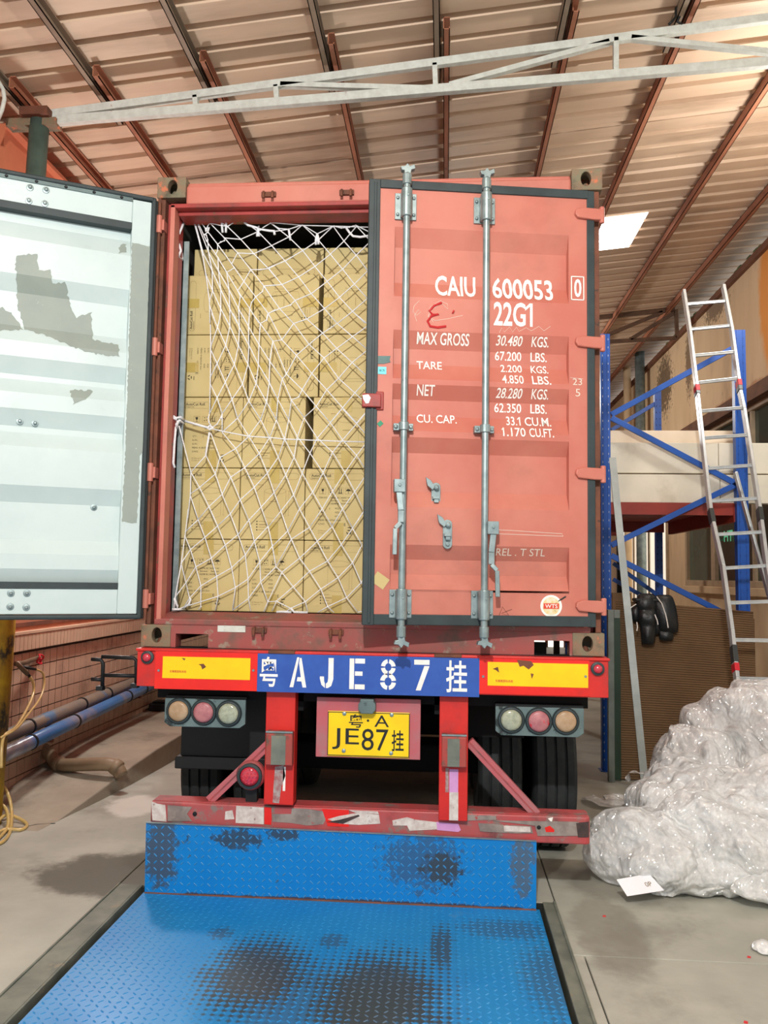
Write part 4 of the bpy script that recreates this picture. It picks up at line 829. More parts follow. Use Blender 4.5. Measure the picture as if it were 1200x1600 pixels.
# ================================================================== TRAILER
TR = empty('trailer', (0, 3, 0), 'red and blue container trailer chassis with tail lamps and yellow number plate', 'trailer')
YF = -.06
def R2(x0, y0, x1, y1, Y):       # pixel rectangle -> (X0, X1, Z0, Z1) on plane Y
    a = at((x0+x1)/2, y0, Y=Y).z; b = at((x0+x1)/2, y1, Y=Y).z; c = at(x0, (y0+y1)/2, Y=Y).x; d = at(x1, (y0+y1)/2, Y=Y).x
    return c, d, b, a
def bx(x0, y0, x1, y1, Y, th, name, mat, parent, bevel=0, smooth=False):
    a, b, c, d = R2(x0, y0, x1, y1, Y); return MB().box(a, b, Y, Y+th, c, d).build(name, mat, parent, bevel=bevel)
rb = MB().box(-1.215, 1.228, -.05, .1, 1.078, 1.262).box(-1.222, 1.235, -.058, .12, 1.262, 1.276).build('rear_beam', K['tred'], TR, bevel=.004)
MB().box(-1.16, 1.16, .0, .1, 1.262, 1.279).build('deck_rail', K['black'], rb)
for px, py in ((440, 1015), (700, 1020)):
    p = at(px, py, Y=-.06); MB().box(p.x-.07, p.x+.07, -.064, .02, 1.264, 1.2795).build('deck_pad', K['rust'], rb, bevel=.003)
bx(402, 1022, 749, 1085, -.056, .006, 'number_board', K['tblue'], rb)
nbd = rb.children[-1]; nbd['label'] = 'blue board with white stencilled characters'
def red_board(x0, x1, yl, ylb, yx0, yx1, yy0, yy1, tx_, ty_):
    a = bx(x0, yl, x1, ylb, -.056, .006, 'reflector_board', K['reflect_r'], rb)
    bx(yx0, yy0, yx1, yy1, -.0575, .0015, 'yellow_reflector', K['reflect_y'], rb)
    p = at(tx_, ty_, Y=-.058); mb = MB(); add_text(mb, '车辆尾部标志板', .01, (p.x, -.0582, p.z), (1, 0, 0), (0, 0, 1), w=.09, h=.014); mb.build('reflector_print', K['redpen'], rb)
    for sx in (x0+6, x1-6):
        p = at(sx, (yl+ylb)/2, Y=-.057); MB().lathe([(.007, 0), (.006, .004)], (p.x, -.0575, p.z), (0, -1, 0), 10).build('rivet', K['galv'], rb)
red_board(242, 402, 1017, 1078, 254, 391, 1027, 1061, 265, 1051); red_board(749, 921, 1028, 1086, 762, 919, 1036, 1073, 774, 1066)
for pts in ([(310, 1038), (318, 1037), (322, 1042), (316, 1046), (314, 1040)], [(284, 1028), (290, 1029), (288, 1032)], [(770, 1045), (778, 1042), (780, 1051), (775, 1047)], [(808, 1031), (830, 1033), (834, 1039), (826, 1046), (818, 1040), (812, 1042)], [(829, 1052), (834, 1053), (831, 1061)]):
    MB().prism([(at(x, y, Y=-.0585).x, at(x, y, Y=-.0585).z) for x, y in pts], (0, -.0585, 0), (1, 0, 0), (0, 0, 1), (0, -1, 0), 0, .0006).build('torn_patch', K['rust'], rb)
for px, py in ((230, 1027), (934, 1045)):
    p = at(px, py, Y=-.06)
    m = MB().lathe([(.034, 0), (.034, .012), (.024, .016)], (p.x, -.05, p.z), (0, -1, 0), 24).build('marker_lamp', K['rubber'], rb)
    MB().lathe([(.0225, 0), (.021, .012), (.012, .019), (.001, .021)], (p.x, -.062, p.z), (0, -1, 0), 20).build('lens', K['lens_r'], TR, smooth=True)
# stencil characters on the blue board
def chars():
    Y = -.0568
    def box_(x0, y0, x1, y1): return R2(x0, y0, x1, y1, Y)
    def glyph(polys, rect, name):
        a, b, c, d = rect; m = MB()
        for q in polys: m.add([(a+u*(b-a), Y, c+v*(d-c)) for u, v in q], [tuple(range(len(q)))])
        m.build('lettering', K['letter'], rb)['label'] = 'white stencilled ' + name
    for s, r in (('粤', (406, 1026, 434, 1073)), ('挂', (697, 1032, 730, 1082))):
        a, b, c, d = box_(*r); m = MB(); add_text(m, s, .012, (a, Y, c), (1, 0, 0), (0, 0, 1), w=b-a, h=d-c); m.build('lettering', K['letter'], rb)['label'] = 'white stencilled Chinese character'
    glyph([[(0, 0), (.22, 0), (.55, 1), (.42, 1)], [(.58, .98), (.68, .98), (1, 0), (.78, 0), (.7, .2), (.42, .2), (.46, .34), (.66, .34), (.54, .8)]], box_(453, 1027, 479, 1074), 'A')
    glyph([[(.62, 1), (1, 1), (1, .3), (.85, .07), (.6, 0), (.45, 0), (.45, .14), (.58, .2), (.62, .32)], [(.38, 0), (.12, .1), (0, .3), (0, .38), (.3, .38), (.32, .22), (.38, .15)]], box_(500, 1028, 521, 1075), 'J')
    glyph([[(0, 0), (.3, 0), (.3, 1), (0, 1)], [(.36, .84), (1, .84), (1, 1), (.36, 1)], [(.36, .44), (.85, .44), (.85, .58), (.36, .58)], [(.36, 0), (1, 0), (1, .16), (.36, .16)]], box_(546, 1029, 570, 1077), 'E')
    eight = []
    for cz, R0, R1 in ((.74, (.46, .26), (.2, .13)), (.27, (.5, .27), (.22, .14))):
        for a0 in (8, 98, 188, 278):
            o = [(.5+R0[0]*math.cos(math.radians(a0+74*k/6)), cz+R0[1]*math.sin(math.radians(a0+74*k/6))) for k in range(7)]
            i = [(.5+R1[0]*math.cos(math.radians(a0+74*k/6)), cz+R1[1]*math.sin(math.radians(a0+74*k/6))) for k in range(7)]
            for k in range(6): eight.append([o[k], o[k+1], i[k+1], i[k]])
    glyph(eight, box_(594, 1030, 619, 1078), '8')
    glyph([[(0, .84), (1, .84), (1, 1), (0, 1)], [(.66, .8), (1, .8), (.44, 0), (.12, 0)]], box_(647, 1031, 671, 1079), '7')
chars()
# main chassis beams, cross members, underside with its deep shade put into the near-black colour
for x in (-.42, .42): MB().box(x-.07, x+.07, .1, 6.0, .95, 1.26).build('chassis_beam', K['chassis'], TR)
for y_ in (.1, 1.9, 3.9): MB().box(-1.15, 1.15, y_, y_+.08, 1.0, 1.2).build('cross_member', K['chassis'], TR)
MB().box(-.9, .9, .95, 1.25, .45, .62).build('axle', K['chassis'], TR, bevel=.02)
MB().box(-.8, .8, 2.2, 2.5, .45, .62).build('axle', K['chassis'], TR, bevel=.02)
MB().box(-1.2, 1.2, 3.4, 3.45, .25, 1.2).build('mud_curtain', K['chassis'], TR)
# posts
def post(x0, x1, yt, yb, name):
    a, b, c, d = R2(x0, yt, x1, yb, .0); o = MB().box(a, b, 0, .09, c, d).build('post', K['tred'], TR, bevel=.005); return o
pl = post(414, 460, 1080, 1258, 'l'); pr = post(686, 731, 1088, 1283, 'r')
for (x0, y0, x1, y1), po in (((415, 1143, 457, 1196), pl), ((690, 1148, 729, 1199), pr)):
    a, b, c, d = R2(x0, y0, x1, y1, -.05)
    MB().prism([(0, 0), (.0, d-c-.012), (.012, d-c), (.055, d-c), (.055, 0)], (a, -.055, c), (0, 1, 0), (0, 0, 1), (1, 0, 0), 0, b-a).build('bump_stop', M_('bump_stop_paint', rgb(170, 60, 56), rgb(150, 70, 62), 8, .6, wear=rgb(84, 78, 66), wt=.5, ws=7, wsoft=.1), po, bevel=.006)
    MB().box(a, b, -.058, -.05, d-.006, d+.002).build('stop_edge', K['galv'], po)
    MB().box(a+.03, b-.035, -.0565, -.055, c+.004, d-.02).build('worn_strip', K['steel'], po)
bx(442, 1198, 446, 1236, -.002, .001, 'torn_tape', K['letter'], pl)
K['silver'] = M_('silver_smear', rgb(170, 164, 160), rgb(150, 90, 90), 30, .4)
MB().prism([(at(x, y, Y=-.001).x, at(x, y, Y=-.001).z) for x, y in ((430, 1198), (443, 1196), (446, 1212), (440, 1228), (436, 1255), (426, 1254), (428, 1220))], (0, -.001, 0), (1, 0, 0), (0, 0, 1), (0, -1, 0), 0, .001).build('tape_residue', K['silver'], pl)
K['pink'] = M_('pink_tape', rgb(206, 150, 200), rgb(196, 140, 190), 20, .45); K['wtape'] = M_('white_tape', rgb(214, 208, 202), rgb(186, 170, 164), 25, .5, wear=rgb(120, 80, 76), wt=.62, ws=30)
bx(702, 1202, 716, 1238, -.002, .002, 'pink_tape', K['pink'], pr); bx(702, 1238, 716, 1282, -.002, .002, 'white_tape', K['wtape'], pr)
bx(696, 1200, 701, 1238, -.0015, .001, 'tape_residue', K['silver'], pr)
# number plate panel
pp = bx(494, 1091, 657, 1185, .03, .012, 'plate_panel', K['panelred'], TR, bevel=.003)
a, b, c, d = R2(512, 1112, 640, 1183, .026)
npl = MB().box(a, b, .022, .028, c, d).build('number_plate', K['plate_y'], pp, bevel=.0025); npl['label'] = 'yellow number plate with black characters'
fr = MB()
for q in ((a, b, c, c+.004), (a, b, d-.004, d), (a, a+.004, c, d), (b-.004, b, c, d)): fr.box(q[0]+.004, q[1]-.004, .0212, .022, q[2]+.004 if q[2] == c else q[2]-.004, q[3]-.004 if q[3] == d else q[3]+.004)
fr.build('plate_border', K['blackpaint'], pp)
def ptext(s, off, r):
    x0, x1, z0, z1 = R2(*r, .0215); m = MB(); add_text(m, s, off, (x0, .0214, z0), (1, 0, 0), (0, 0, 1), w=x1-x0, h=z1-z0); m.build('plate_character', K['blackpaint'], pp)
ptext('粤', .012, (545, 1116, 567, 1137)); ptext('A', 0, (585, 1118, 608, 1136)); ptext('·', .03, (573, 1124, 577, 1128)); ptext('JE', .0, (519, 1138, 561, 1171)); ptext('87', .0, (565, 1139, 607, 1173)); ptext('挂', .012, (612, 1141, 631, 1174))
for px, py in ((538, 1115), (612, 1117), (537, 1173), (611, 1177)):
    p = at(px, py, Y=.02); MB().lathe([(.011, 0), (.010, .005), (.004, .007)], (p.x, .022, p.z), (0, -1, 0), 12).build('plate_screw', K['galv'], pp)
p = at(574, 1102, Y=.0)
MB().prism([(-.045, .0), (-.045, .03), (-.036, .04), (-.036, .055), (.036, .055), (.036, .04), (.045, .03), (.045, 0), (.03, -.02), (-.03, -.02)], (p.x, 0, p.z-.02), (1, 0, 0), (0, 0, 1), (0, 1, 0), -.03, .03).build('plate_lamp', K['lampgrey'], pp, bevel=.005)
# black recess behind
# tail lamp panels
def lamps(x0, y0, x1, y1, cs):
    a, b, c, d = R2(x0, y0, x1, y1, .04); ch = .03
    o = MB().prism([(a, d), (a, c+ch*.7), (a+ch, c), (b-ch, c), (b, c+ch*.7), (b, d)], (0, .03, 0), (1, 0, 0), (0, 0, 1), (0, 1, 0), 0, .02).build('lamp_panel', K['lampgrey'], TR, bevel=.003)
    MB().box(a, b, .05, .16, d-.005, d+.012).build('panel_flange', K['black'], o)
    for px, py, mt in cs:
        p = at(px, py, Y=.02)
        MB().lathe([(.070, 0), (.070, .006), (.064, .016), (.056, .018), (.054, .006), (.0, .006)], (p.x, .03, p.z), (0, -1, 0), 32).build('lamp_ring', K['rubber'], o)
        MB().lathe([(.0535, 0), (.053, .012), (.04, .018), (.001, .021)], (p.x, .024, p.z), (0, -1, 0), 32).build('lamp_lens', K[mt], o, smooth=True)
lamps(258, 1092, 384, 1136, ((279, 1111, 'lens_a'), (318, 1113, 'lens_rd'), (357, 1115, 'lens_w')))
lamps(774, 1105, 912, 1150, ((799, 1125, 'lens_w'), (842, 1127, 'lens_rd'), (884, 1127, 'lens_a')))
# bumper, braces
bmz = .462
o = MB()
pf = [(-1.15, .075), (-1.148, .05), (-1.13, .04), (1.13, .04), (1.148, .05), (1.152, .075), (1.152, .17), (-1.15, .17)]
bp = MB().prism(pf, (0, 0, 0), (1, 0, 0), (0, 1, 0), (0, 0, 1), .325, bmz).build('bumper', K['tfade'], TR, bevel=.008)
MB().box(-1.14, 1.14, .06, .165, bmz-.002, bmz+.004).build('bumper_top', K['tfade'], bp)
def bar_px(p, q, Y, wd, dp, name, mat, par):
    MB().bar(at(*p, Y=Y), at(*q, Y=Y), dp, wd, (0, 1, 0) if False else (0, 0, 1)).build(name, mat, par, bevel=.003)
for (p, q) in (((428, 1155), (328, 1250)), ((733, 1158), (838, 1272))):
    A = at(*p, Y=.1); B = at(*q, Y=.1); d = (B-A).normalized()
    MB().bar(A, B, .045, .05, d.cross(Vector((0, 1, 0)))).build('brace', K['panelred'], TR, bevel=.003)
    off = Vector((0, -.024, 0)); MB().bar(A+off, B+off, .004, .006, d.cross(Vector((0, 1, 0)))).build('brace_rib', K['tfade'], TR)
# torn reflective tapes on the bumper
_bt = [0]
def btape(pts, mat, name='torn_tape'):
    _bt[0] += 1
    MB().prism([(at(x, y, Y=.037).x, at(x, y, Y=.037).z) for x, y in pts], (0, .0395, 0), (1, 0, 0), (0, 0, 1), (0, -1, 0), 0, .001+_bt[0]*.0002).build(name, mat, bp)
gy = M_('scraped_metal', rgb(150, 140, 132), rgb(120, 108, 104), 15, .5, wear=rgb(170, 60, 60), wt=.62, ws=18)
dk = M_('dark_scuff', rgb(50, 44, 42), rgb(80, 60, 58), 12, .6); rdm = K['reflect_r']
btape([(236, 1252), (246, 1256), (258, 1258), (260, 1284), (238, 1282)], K['wtape']); btape([(352, 1268), (363, 1266), (366, 1280), (351, 1281)], K['wtape'])
btape([(369, 1259), (412, 1262), (412, 1288), (368, 1286)], K['wtape'], 'white_tape'); btape([(413, 1261), (424, 1262), (424, 1289), (413, 1288)], rdm, 'red_tape')
btape([(425, 1272), (455, 1272), (456, 1263), (480, 1264), (505, 1268), (511, 1276), (505, 1288), (480, 1290), (455, 1286), (426, 1284)], gy); btape([(503, 1264), (545, 1266), (545, 1292), (512, 1291)], rdm, 'red_tape')
btape([(512, 1280), (530, 1275), (560, 1270), (592, 1273), (594, 1287), (560, 1289), (530, 1287)], K['wtape']); btape([(545, 1266), (590, 1268), (592, 1272), (556, 1270)], K['wtape'])
btape([(613, 1282), (636, 1277), (650, 1281), (684, 1285), (684, 1296), (640, 1298), (636, 1290), (614, 1290)], K['wtape']); btape([(682, 1284), (716, 1287), (720, 1297), (716, 1300), (683, 1297)], K['pink'], 'pink_tape')
btape([(726, 1273), (775, 1275), (775, 1281), (730, 1282)], gy); btape([(747, 1286), (790, 1289), (830, 1291), (833, 1302), (800, 1302), (750, 1299)], gy); btape([(787, 1290), (828, 1292), (829, 1300), (788, 1299)], K['wtape'])
btape([(856, 1279), (864, 1277), (862, 1285)], K['letter']); btape([(262, 1258), (300, 1261), (292, 1272), (300, 1283), (262, 1283)], gy); btape([(770, 1282), (900, 1284), (918, 1290), (915, 1306), (840, 1306), (836, 1290)], gy); btape([(900, 1286), (920, 1284), (920, 1308), (903, 1308)], dk)
btape([(851, 1293), (859, 1290), (866, 1296), (866, 1300), (853, 1300)], rdm); btape([(511, 1284), (530, 1281), (560, 1273), (562, 1275), (536, 1287)], dk)
for px, py in ((304, 1272), (842, 1293)):
    p = at(px, py, Y=.035); MB().lathe([(.012, 0), (.011, .004), (.002, .005)], (p.x, .039, p.z), (0, -1, 0), 12).build('bumper_bolt', K['black'], bp)
# round red lamp on the left brace
p = at(390, 1213, Y=.04)
rl = MB().lathe([(.077, 0), (.077, .03), (.07, .04)], (p.x, .09, p.z), (0, -1, 0), 32).build('round_lamp', K['tfade'], TR)
MB().lathe([(.066, 0), (.066, .02), (.052, .024), (.051, .004), (0, .004)], (p.x, .052, p.z), (0, -1, 0), 32).build('lamp_ring', K['rubber'], rl)
MB().lathe([(.05, 0), (.049, .012), (.03, .018), (.001, .02)], (p.x, .046, p.z), (0, -1, 0), 28).build('lamp_lens', K['lens_r'], rl, smooth=True)
for k in range(19):
    r, n0, kk = (0, 1, 0) if k == 0 else (.018, 6, k-1) if k < 7 else (.036, 12, k-7)
    t = 2*math.pi*kk/n0; MB().lathe([(.006, 0), (.004, .004), (.0005, .005)], (p.x+r*math.cos(t), .027+r*r*3.5, p.z+r*math.sin(t)), (0, -1, 0), 8).build('led', K['lens_r'], rl)
MB().box(p.x-.03, p.x+.03, .09, .13, p.z-.16, p.z).build('lamp_bracket', K['black'], rl)
# mudguards and wheels
a, b, c, d = R2(283, 1130, 415, 1190, .42)
mg = MB().box(a, b, .42, .45, c, d+.25).build('mudguard', K['black'], TR)
a, b, c, d = R2(273, 1184, 415, 1203, .40)
MB().prism([(a, c), (a, d-.01), (a+.012, d+.004), (b, d+.004), (b, c)], (0, .395, 0), (1, 0, 0), (0, 0, 1), (0, 1, 0), 0, .06).build('mudguard_lip', K['black'], mg, bevel=.006)
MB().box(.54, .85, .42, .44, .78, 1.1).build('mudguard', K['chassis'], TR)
def tyre(xc, yc, wd=.26, R=.5):
    pr = [(.28, -.12), (.3, -.125), (R-.06, -.13), (R-.015, -.12), (R, -.105)]
    for g in (-.06, 0, .06): pr += [(R+.002, g-.008), (R-.016, g-.006), (R-.016, g+.006), (R+.002, g+.008)]
    pr += [(R, .105), (R-.015, .12), (R-.06, .13), (.3, .125), (.28, .12)]
    o = MB().lathe(pr, (xc, yc, R+.004), (1, 0, 0), 56).build('tyre', K['tyre'], TR); auto_smooth(o, 35)
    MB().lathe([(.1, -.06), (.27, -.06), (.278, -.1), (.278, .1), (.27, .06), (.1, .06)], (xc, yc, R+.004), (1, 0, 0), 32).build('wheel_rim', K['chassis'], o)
for yc in (1.12, 2.45):
    for xc in (1.055, .735, -1.055, -.735): tyre(xc, yc)
# black tubular side bracket left of the beam
sb = empty('tube', (0, 0, 0)); bpy.data.objects.remove(sb)
for px in (((143, 1030), (158, 1031), (161, 1036), (160, 1074)), ((143, 1061), (159, 1062)), ((159, 1026), (209, 1028), (213, 1032), (213, 1070)), ((161, 1055), (212, 1056))):
    MB().tube([at(x, y, Y=.12) for x, y in px], .0105, 10).build('side_bracket', K['black'], TR, smooth=True)
for x, y in ((157, 1075), (211, 1071)):
    p = at(x, y, Y=.12); MB().box(p.x-.018, p.x+.018, .1, .14, p.z-.012, p.z+.012).build('bracket_foot', K['black'], TR)
MB().bar((-1.29, .12, 1.17), (-1.1, .12, 1.17), .02, .02).build('bracket_arm', K['black'], TR)
# ================================================================== DOCK LEVELLER
DL = empty('dock_leveler', (-.13, -1.4, 0), 'blue chequer-plate dock leveller with its lip raised against the trailer bumper', 'dock leveler')
def st(px, py, rx, ry, k, sc=rgb(54, 60, 56), amp=.5, ns=9):
    p = at(px, py, Z=0); return (p.x, p.y, 0, rx, ry, 1, sc, amp, ns, k)
STN = [st(400, 1520, .20, .30, .95), st(592, 1560, .25, .38, .95), st(690, 1480, .05, .22, .8, ns=14), st(790, 1452, .2, .10, .55, ns=30, amp=.9), st(870, 1530, .13, .3, .5, ns=32, amp=.95), st(480, 1560, .3, .3, .45, ns=34, amp=.95), st(520, 1470, .06, .07, .6, ns=20), st(345, 1458, .05, .06, .6, ns=25)]
STT = [(s[0], s[1], s[2], s[3]*.72, s[4]*.78, 1, rgb(84, 88, 84), s[7]*.8, s[8], s[9]*.75) for s in STN[:2]]
K['plat'] = M_('leveller_plate_blue', rgb(16, 122, 188), rgb(34, 130, 190), 2.2, .4, wear=rgb(80, 140, 180), wt=.6, ws=3, wsoft=.2, spec=.5, stains=STN, pat=.036, edge=(1.25, .7))
K['platt'] = M_('leveller_tread_blue', rgb(18, 124, 190), rgb(40, 134, 194), 2.2, .4, wear=rgb(90, 140, 180), wt=.6, ws=5, wsoft=.2, spec=.55, stains=STT, edge=(1.2, .7))
PX0, PX1, PY0, PY1 = -1.163, .893, -2.9, .03
MB().box(PX0, PX1, PY0, PY1, -.012, 0).build('platform', K['plat'], DL)
def loz(mb, o, ux, uy, n, ang, L=.0135, wd=.005, h=.002):
    c, s = math.cos(ang), math.sin(ang); a = ux*c+uy*s; b = -ux*s+uy*c
    base = [o+a*L*t+b*wd*u for t, u in ((-1, 0), (-.5, -.8), (.5, -.8), (1, 0), (.5, .8), (-.5, .8))]
    top = [o+a*L*.6*t+b*wd*.35*u+n*h for t, u in ((-1, 0), (1, 0))]
    mb.add(base+top, [(0, 1, 6), (1, 2, 7, 6), (2, 3, 7), (3, 4, 7), (4, 5, 6, 7), (5, 0, 6)])
td = MB(); X = Vector((1, 0, 0)); Yv = Vector((0, 1, 0)); Zv = Vector((0, 0, 1)); sp = .036
i = 0; x = PX0+.02
while x < PX1-.015:
    y = -1.62; j = 0
    while y < PY1-.015:
        loz(td, Vector((x, y, 0)), X, Yv, Zv, math.radians(48 if (i+j) % 2 else -48)); y += sp; j += 1
    x += sp; i += 1
tag(td.build('tread_pattern', K['platt'], DL), kind='stuff')
# lip
LX0, LX1 = -1.155, .875
K['lip'] = M_('leveller_lip_blue', rgb(0, 118, 192), rgb(2, 124, 198), 4, .4, wear=rgb(46, 52, 52), wt=.655, ws=6, wsoft=.05, spec=.5,
    stains=[(-1.07, 0, .22, .09, 1, .2, rgb(66, 66, 58), 1.1, 26, .8), (-.66, 0, .3, .12, 1, .06, rgb(50, 54, 54), 1.5, 26, .85), (-.43, 0, .33, .09, 1, .035, rgb(50, 54, 54), 1.5, 26, .85), (.4, 0, .19, .1, 1, .08, rgb(46, 48, 46), 1.5, 26, .9), (.3, 0, .22, .2, 1, .14, rgb(56, 66, 76), 1.8, 34, .6), (.8, 0, .22, .06, 1, .16, rgb(86, 84, 62), 1.2, 26, .7), (0, 0, .0, 1.2, 1, .016, rgb(60, 44, 36), .9, 14, .9)])
lp = MB().add([(LX0, .02, .0), (LX1, .02, .0), (LX1, .005, .345), (LX0, .005, .365), (LX0, .038, .0), (LX1, .038, .0), (LX1, .023, .345), (LX0, .023, .365)], [(0, 1, 2, 3), (4, 7, 6, 5), (0, 4, 5, 1), (3, 2, 6, 7), (0, 3, 7, 4), (1, 5, 6, 2)]).build('lip_plate', K['lip'], DL)
K['lipt'] = M_('leveller_lip_tread', rgb(16, 122, 188), rgb(60, 128, 176), 30, .4, .0, wear=rgb(70, 84, 90), wt=.58, ws=6, wsoft=.15)
td = MB(); x = LX0+.018; i = 0
n_ = Vector((0, -1, -.04)).normalized(); uy = Vector((0, -.0435, 1)).normalized()
while x < LX1-.012:
    z = .018; j = 0
    while z < .345-.012*(x > 0):
        loz(td, Vector((x, .02-.0435*z, z)), X, uy, n_, math.radians(45 if (i+j) % 2 else -45)); z += sp; j += 1
    x += sp; i += 1
tag(td.build('lip_tread', K['lipt'], lp), kind='stuff')
MB().bar((LX0, .004, .366), (LX1, .004, .346), .012, .004).build('lip_edge', K['galv'], lp)
MB().tube([(LX0, .026, -.004), (LX1, .026, -.004)], .012, 10).build('lip_hinge', K['rust'], DL)
# ================================================================== RACK
RK = empty('pallet_rack', (2.4, 4.4, 0), 'blue steel pallet rack with a red shelf, between the container and the cream wall', 'rack')
K['rblue'] = M_('rack_blue', rgb(18, 84, 176), rgb(14, 76, 164), 4, .4, spec=.5, wear=rgb(180, 190, 200), wt=.74, ws=20)
K['rnavy'] = M_('rack_navy', rgb(14, 40, 84), rgb(12, 34, 74), 4, .45, spec=.5)
K['rred'] = M_('rack_red_deck', rgb(150, 52, 38), rgb(132, 46, 36), 4, .5)
hole = M_('punch_hole_light', rgb(190, 195, 200), r=.4)  # pale slots: light passing through them is put into the colour
FY, BY, LX, RX = 3.19, 5.45, 1.835, 3.0
def upright(x, y, h, w, mat, flip):
    s = 1 if flip else -1
    m = MB().box(x-w/2, x+w/2, y-.004, y, 0, h).box(x-w/2, x-w/2+.004, y, y+.07, 0, h).box(x+w/2-.004, x+w/2, y, y+.07, 0, h).box(x-w/2+.02, x-w/2+.026, y-.008, y, 0, h).box(x+w/2-.026, x+w/2-.02, y-.008, y, 0, h)
    o = m.build('upright', mat, RK)
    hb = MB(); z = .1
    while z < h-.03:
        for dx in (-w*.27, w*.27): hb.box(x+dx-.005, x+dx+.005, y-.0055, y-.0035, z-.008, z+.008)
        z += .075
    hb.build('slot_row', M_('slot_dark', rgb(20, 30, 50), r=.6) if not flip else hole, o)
    MB().box(x-.06, x+.06, y-.03, y+.1, 0, .008).build('foot_plate', mat, o)
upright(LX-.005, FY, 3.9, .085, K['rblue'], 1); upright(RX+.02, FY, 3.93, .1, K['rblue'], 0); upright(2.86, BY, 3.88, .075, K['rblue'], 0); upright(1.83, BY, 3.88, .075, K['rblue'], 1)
def brace(p, q, Y, mat, wd=.045):
    A = at(*p, Y=Y); B = at(*q, Y=Y); d = (B-A).normalized(); MB().bar(A, B, .03, wd, d.cross(Vector((0, 1, 0)))).build('diagonal_brace', mat, RK, bevel=.003)
for p, q in (((955, 648), (1162, 535)), ((955, 653), (1152, 757)), ((955, 852), (1150, 757)), ((955, 868), (1150, 968)), ((955, 1070), (1150, 968)), ((953, 1088), (1148, 1180))): brace(p, q, FY+.03, K['rblue'], .05)
for p, q in (((955, 672), (1028, 628)), ((958, 880), (1028, 930)), ((958, 905), (1028, 945)), ((955, 930), (1028, 965))): brace(p, q, BY+.03, K['rblue'], .045)
# shelf beams and decking
MB().box(LX, RX, FY+.06, FY+.1, 2.26, 2.37).build('front_beam', K['rred'], RK); MB().box(LX, 2.9, BY-.06, BY-.02, 2.22, 2.34).build('rear_beam', K['rred'], RK)
MB().box(LX-.03, LX+.02, FY+.05, BY, 2.24, 2.36).build('side_beam', K['rred'], RK); MB().box(RX-.04, RX+.01, FY+.05, BY, 2.2, 2.36).build('side_beam', K['rred'], RK)
for k in range(14): y = FY+.12+k*.155; MB().box(LX, RX, y, y+.13, 2.335, 2.36).build('deck_slat', K['rred'], RK)
# second bay further back
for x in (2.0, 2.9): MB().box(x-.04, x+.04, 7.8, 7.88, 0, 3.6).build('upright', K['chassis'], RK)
MB().box(1.8, 2.9, 7.8, 7.86, 2.3, 2.4).build('rear_beam', K['rred'], RK)
# white boards on the shelf
K['wboard'] = M_('cream_white_board', rgb(228, 222, 204), rgb(216, 212, 194), 3, .6, wear=rgb(150, 140, 118), wt=.7, ws=16, grime=(.45, .40, .3, .5), gt=.56, gs=2)
for z0, z1, y, lb, x0 in ((2.372, 2.63, FY+.10, 'long cream-white board on the red rack shelf, lowest of three', 1.86), (2.645, 2.925, FY+.13, 'long cream-white board on the rack, middle of three', 1.86)):
    t = empty('white_board', (x0, y, z0), lb, 'board')
    for a, b in ((x0, 2.86), (2.864, 3.95)): MB().box(a, b, y, y+.1, z0, z1).build('board_panel', K['wboard'], t, bevel=.006)
t = tag(MB().box(1.86, 3.05, FY+.2, FY+.6, 2.925, 3.05).build('white_board', M_('cream_board_top', rgb(236, 222, 198), rgb(228, 208, 182), 3, .6), bevel=.006), 'narrow cream board lying topmost on the rack shelf', 'board')
# ================================================================== LADDER
LDR = empty('step_ladder', (2.6, 1.0, 0), 'tall aluminium folding ladder leaning on the blue rack', 'ladder')
K['alu'] = M_('ladder_aluminium', rgb(196, 200, 200), rgb(176, 182, 184), 20, .35, .4, stretch=(1, 1, .3))
K['ladred'] = M_('ladder_red_tape', rgb(196, 30, 44), r=.5); K['ladblk'] = M_('ladder_joint', rgb(70, 74, 74), r=.4, m=.6)
# the ladder plane leans from the floor to the rack: Y as a function of height
def LP(x, y):
    Yt, zt, Yb = 3.02, 4.15, 1.05
    p = at(x, y, Y=2.2)
    for _ in range(12): p = at(x, y, Y=Yb+(Yt-Yb)*max(-.2, p.z)/zt)
    return p
LR = [(1068, 455), (1078, 520), (1089, 610), (1092, 640), (1110, 800), (1129, 884), (1143, 985), (1151, 1060), (1160, 1130), (1178, 1262)]
RR = [(1130, 447), (1143, 515), (1156, 612), (1162, 640), (1187, 800), (1198, 886), (1216, 1000), (1224, 1060), (1234, 1130), (1252, 1262)]
def rail(pts, name):
    Q = [LP(*p) for p in pts]
    a = Q[0]; b = Q[-1]
    for i in range(len(Q)-1): MB().bar(Q[i], Q[i+1], .026, .06, (0, 1, 0)).build(name, K['alu'], LDR, bevel=.004)
    return Q
LQ = rail(LR, 'rail'); RQ = rail(RR, 'rail')
def on(Q, P, y):
    for (p, q), (a, b) in zip(zip(P, P[1:]), zip(Q, Q[1:])):
        if p[1] <= y <= q[1]: return a.lerp(b, (y-p[1])/(q[1]-p[1]))
    return Q[-1]
for yl, yr in ((476, 471), (515, 509), (557, 551), (599, 592), (643, 637), (687, 682), (735, 730), (784, 780), (836, 832), (888, 884), (943, 941), (1000, 1001), (1060, 1062), (1122, 1126), (1190, 1195)):
    A = on(LQ, LR, yl); B = on(RQ, RR, yr); m = MB().bar(A, B, .03, .026, (0, 0, 1)); m.bar(A+Vector((0, -.017, .008)), B+Vector((0, -.017, .008)), .006, .005).build('rung', K['alu'], LDR, bevel=.003)
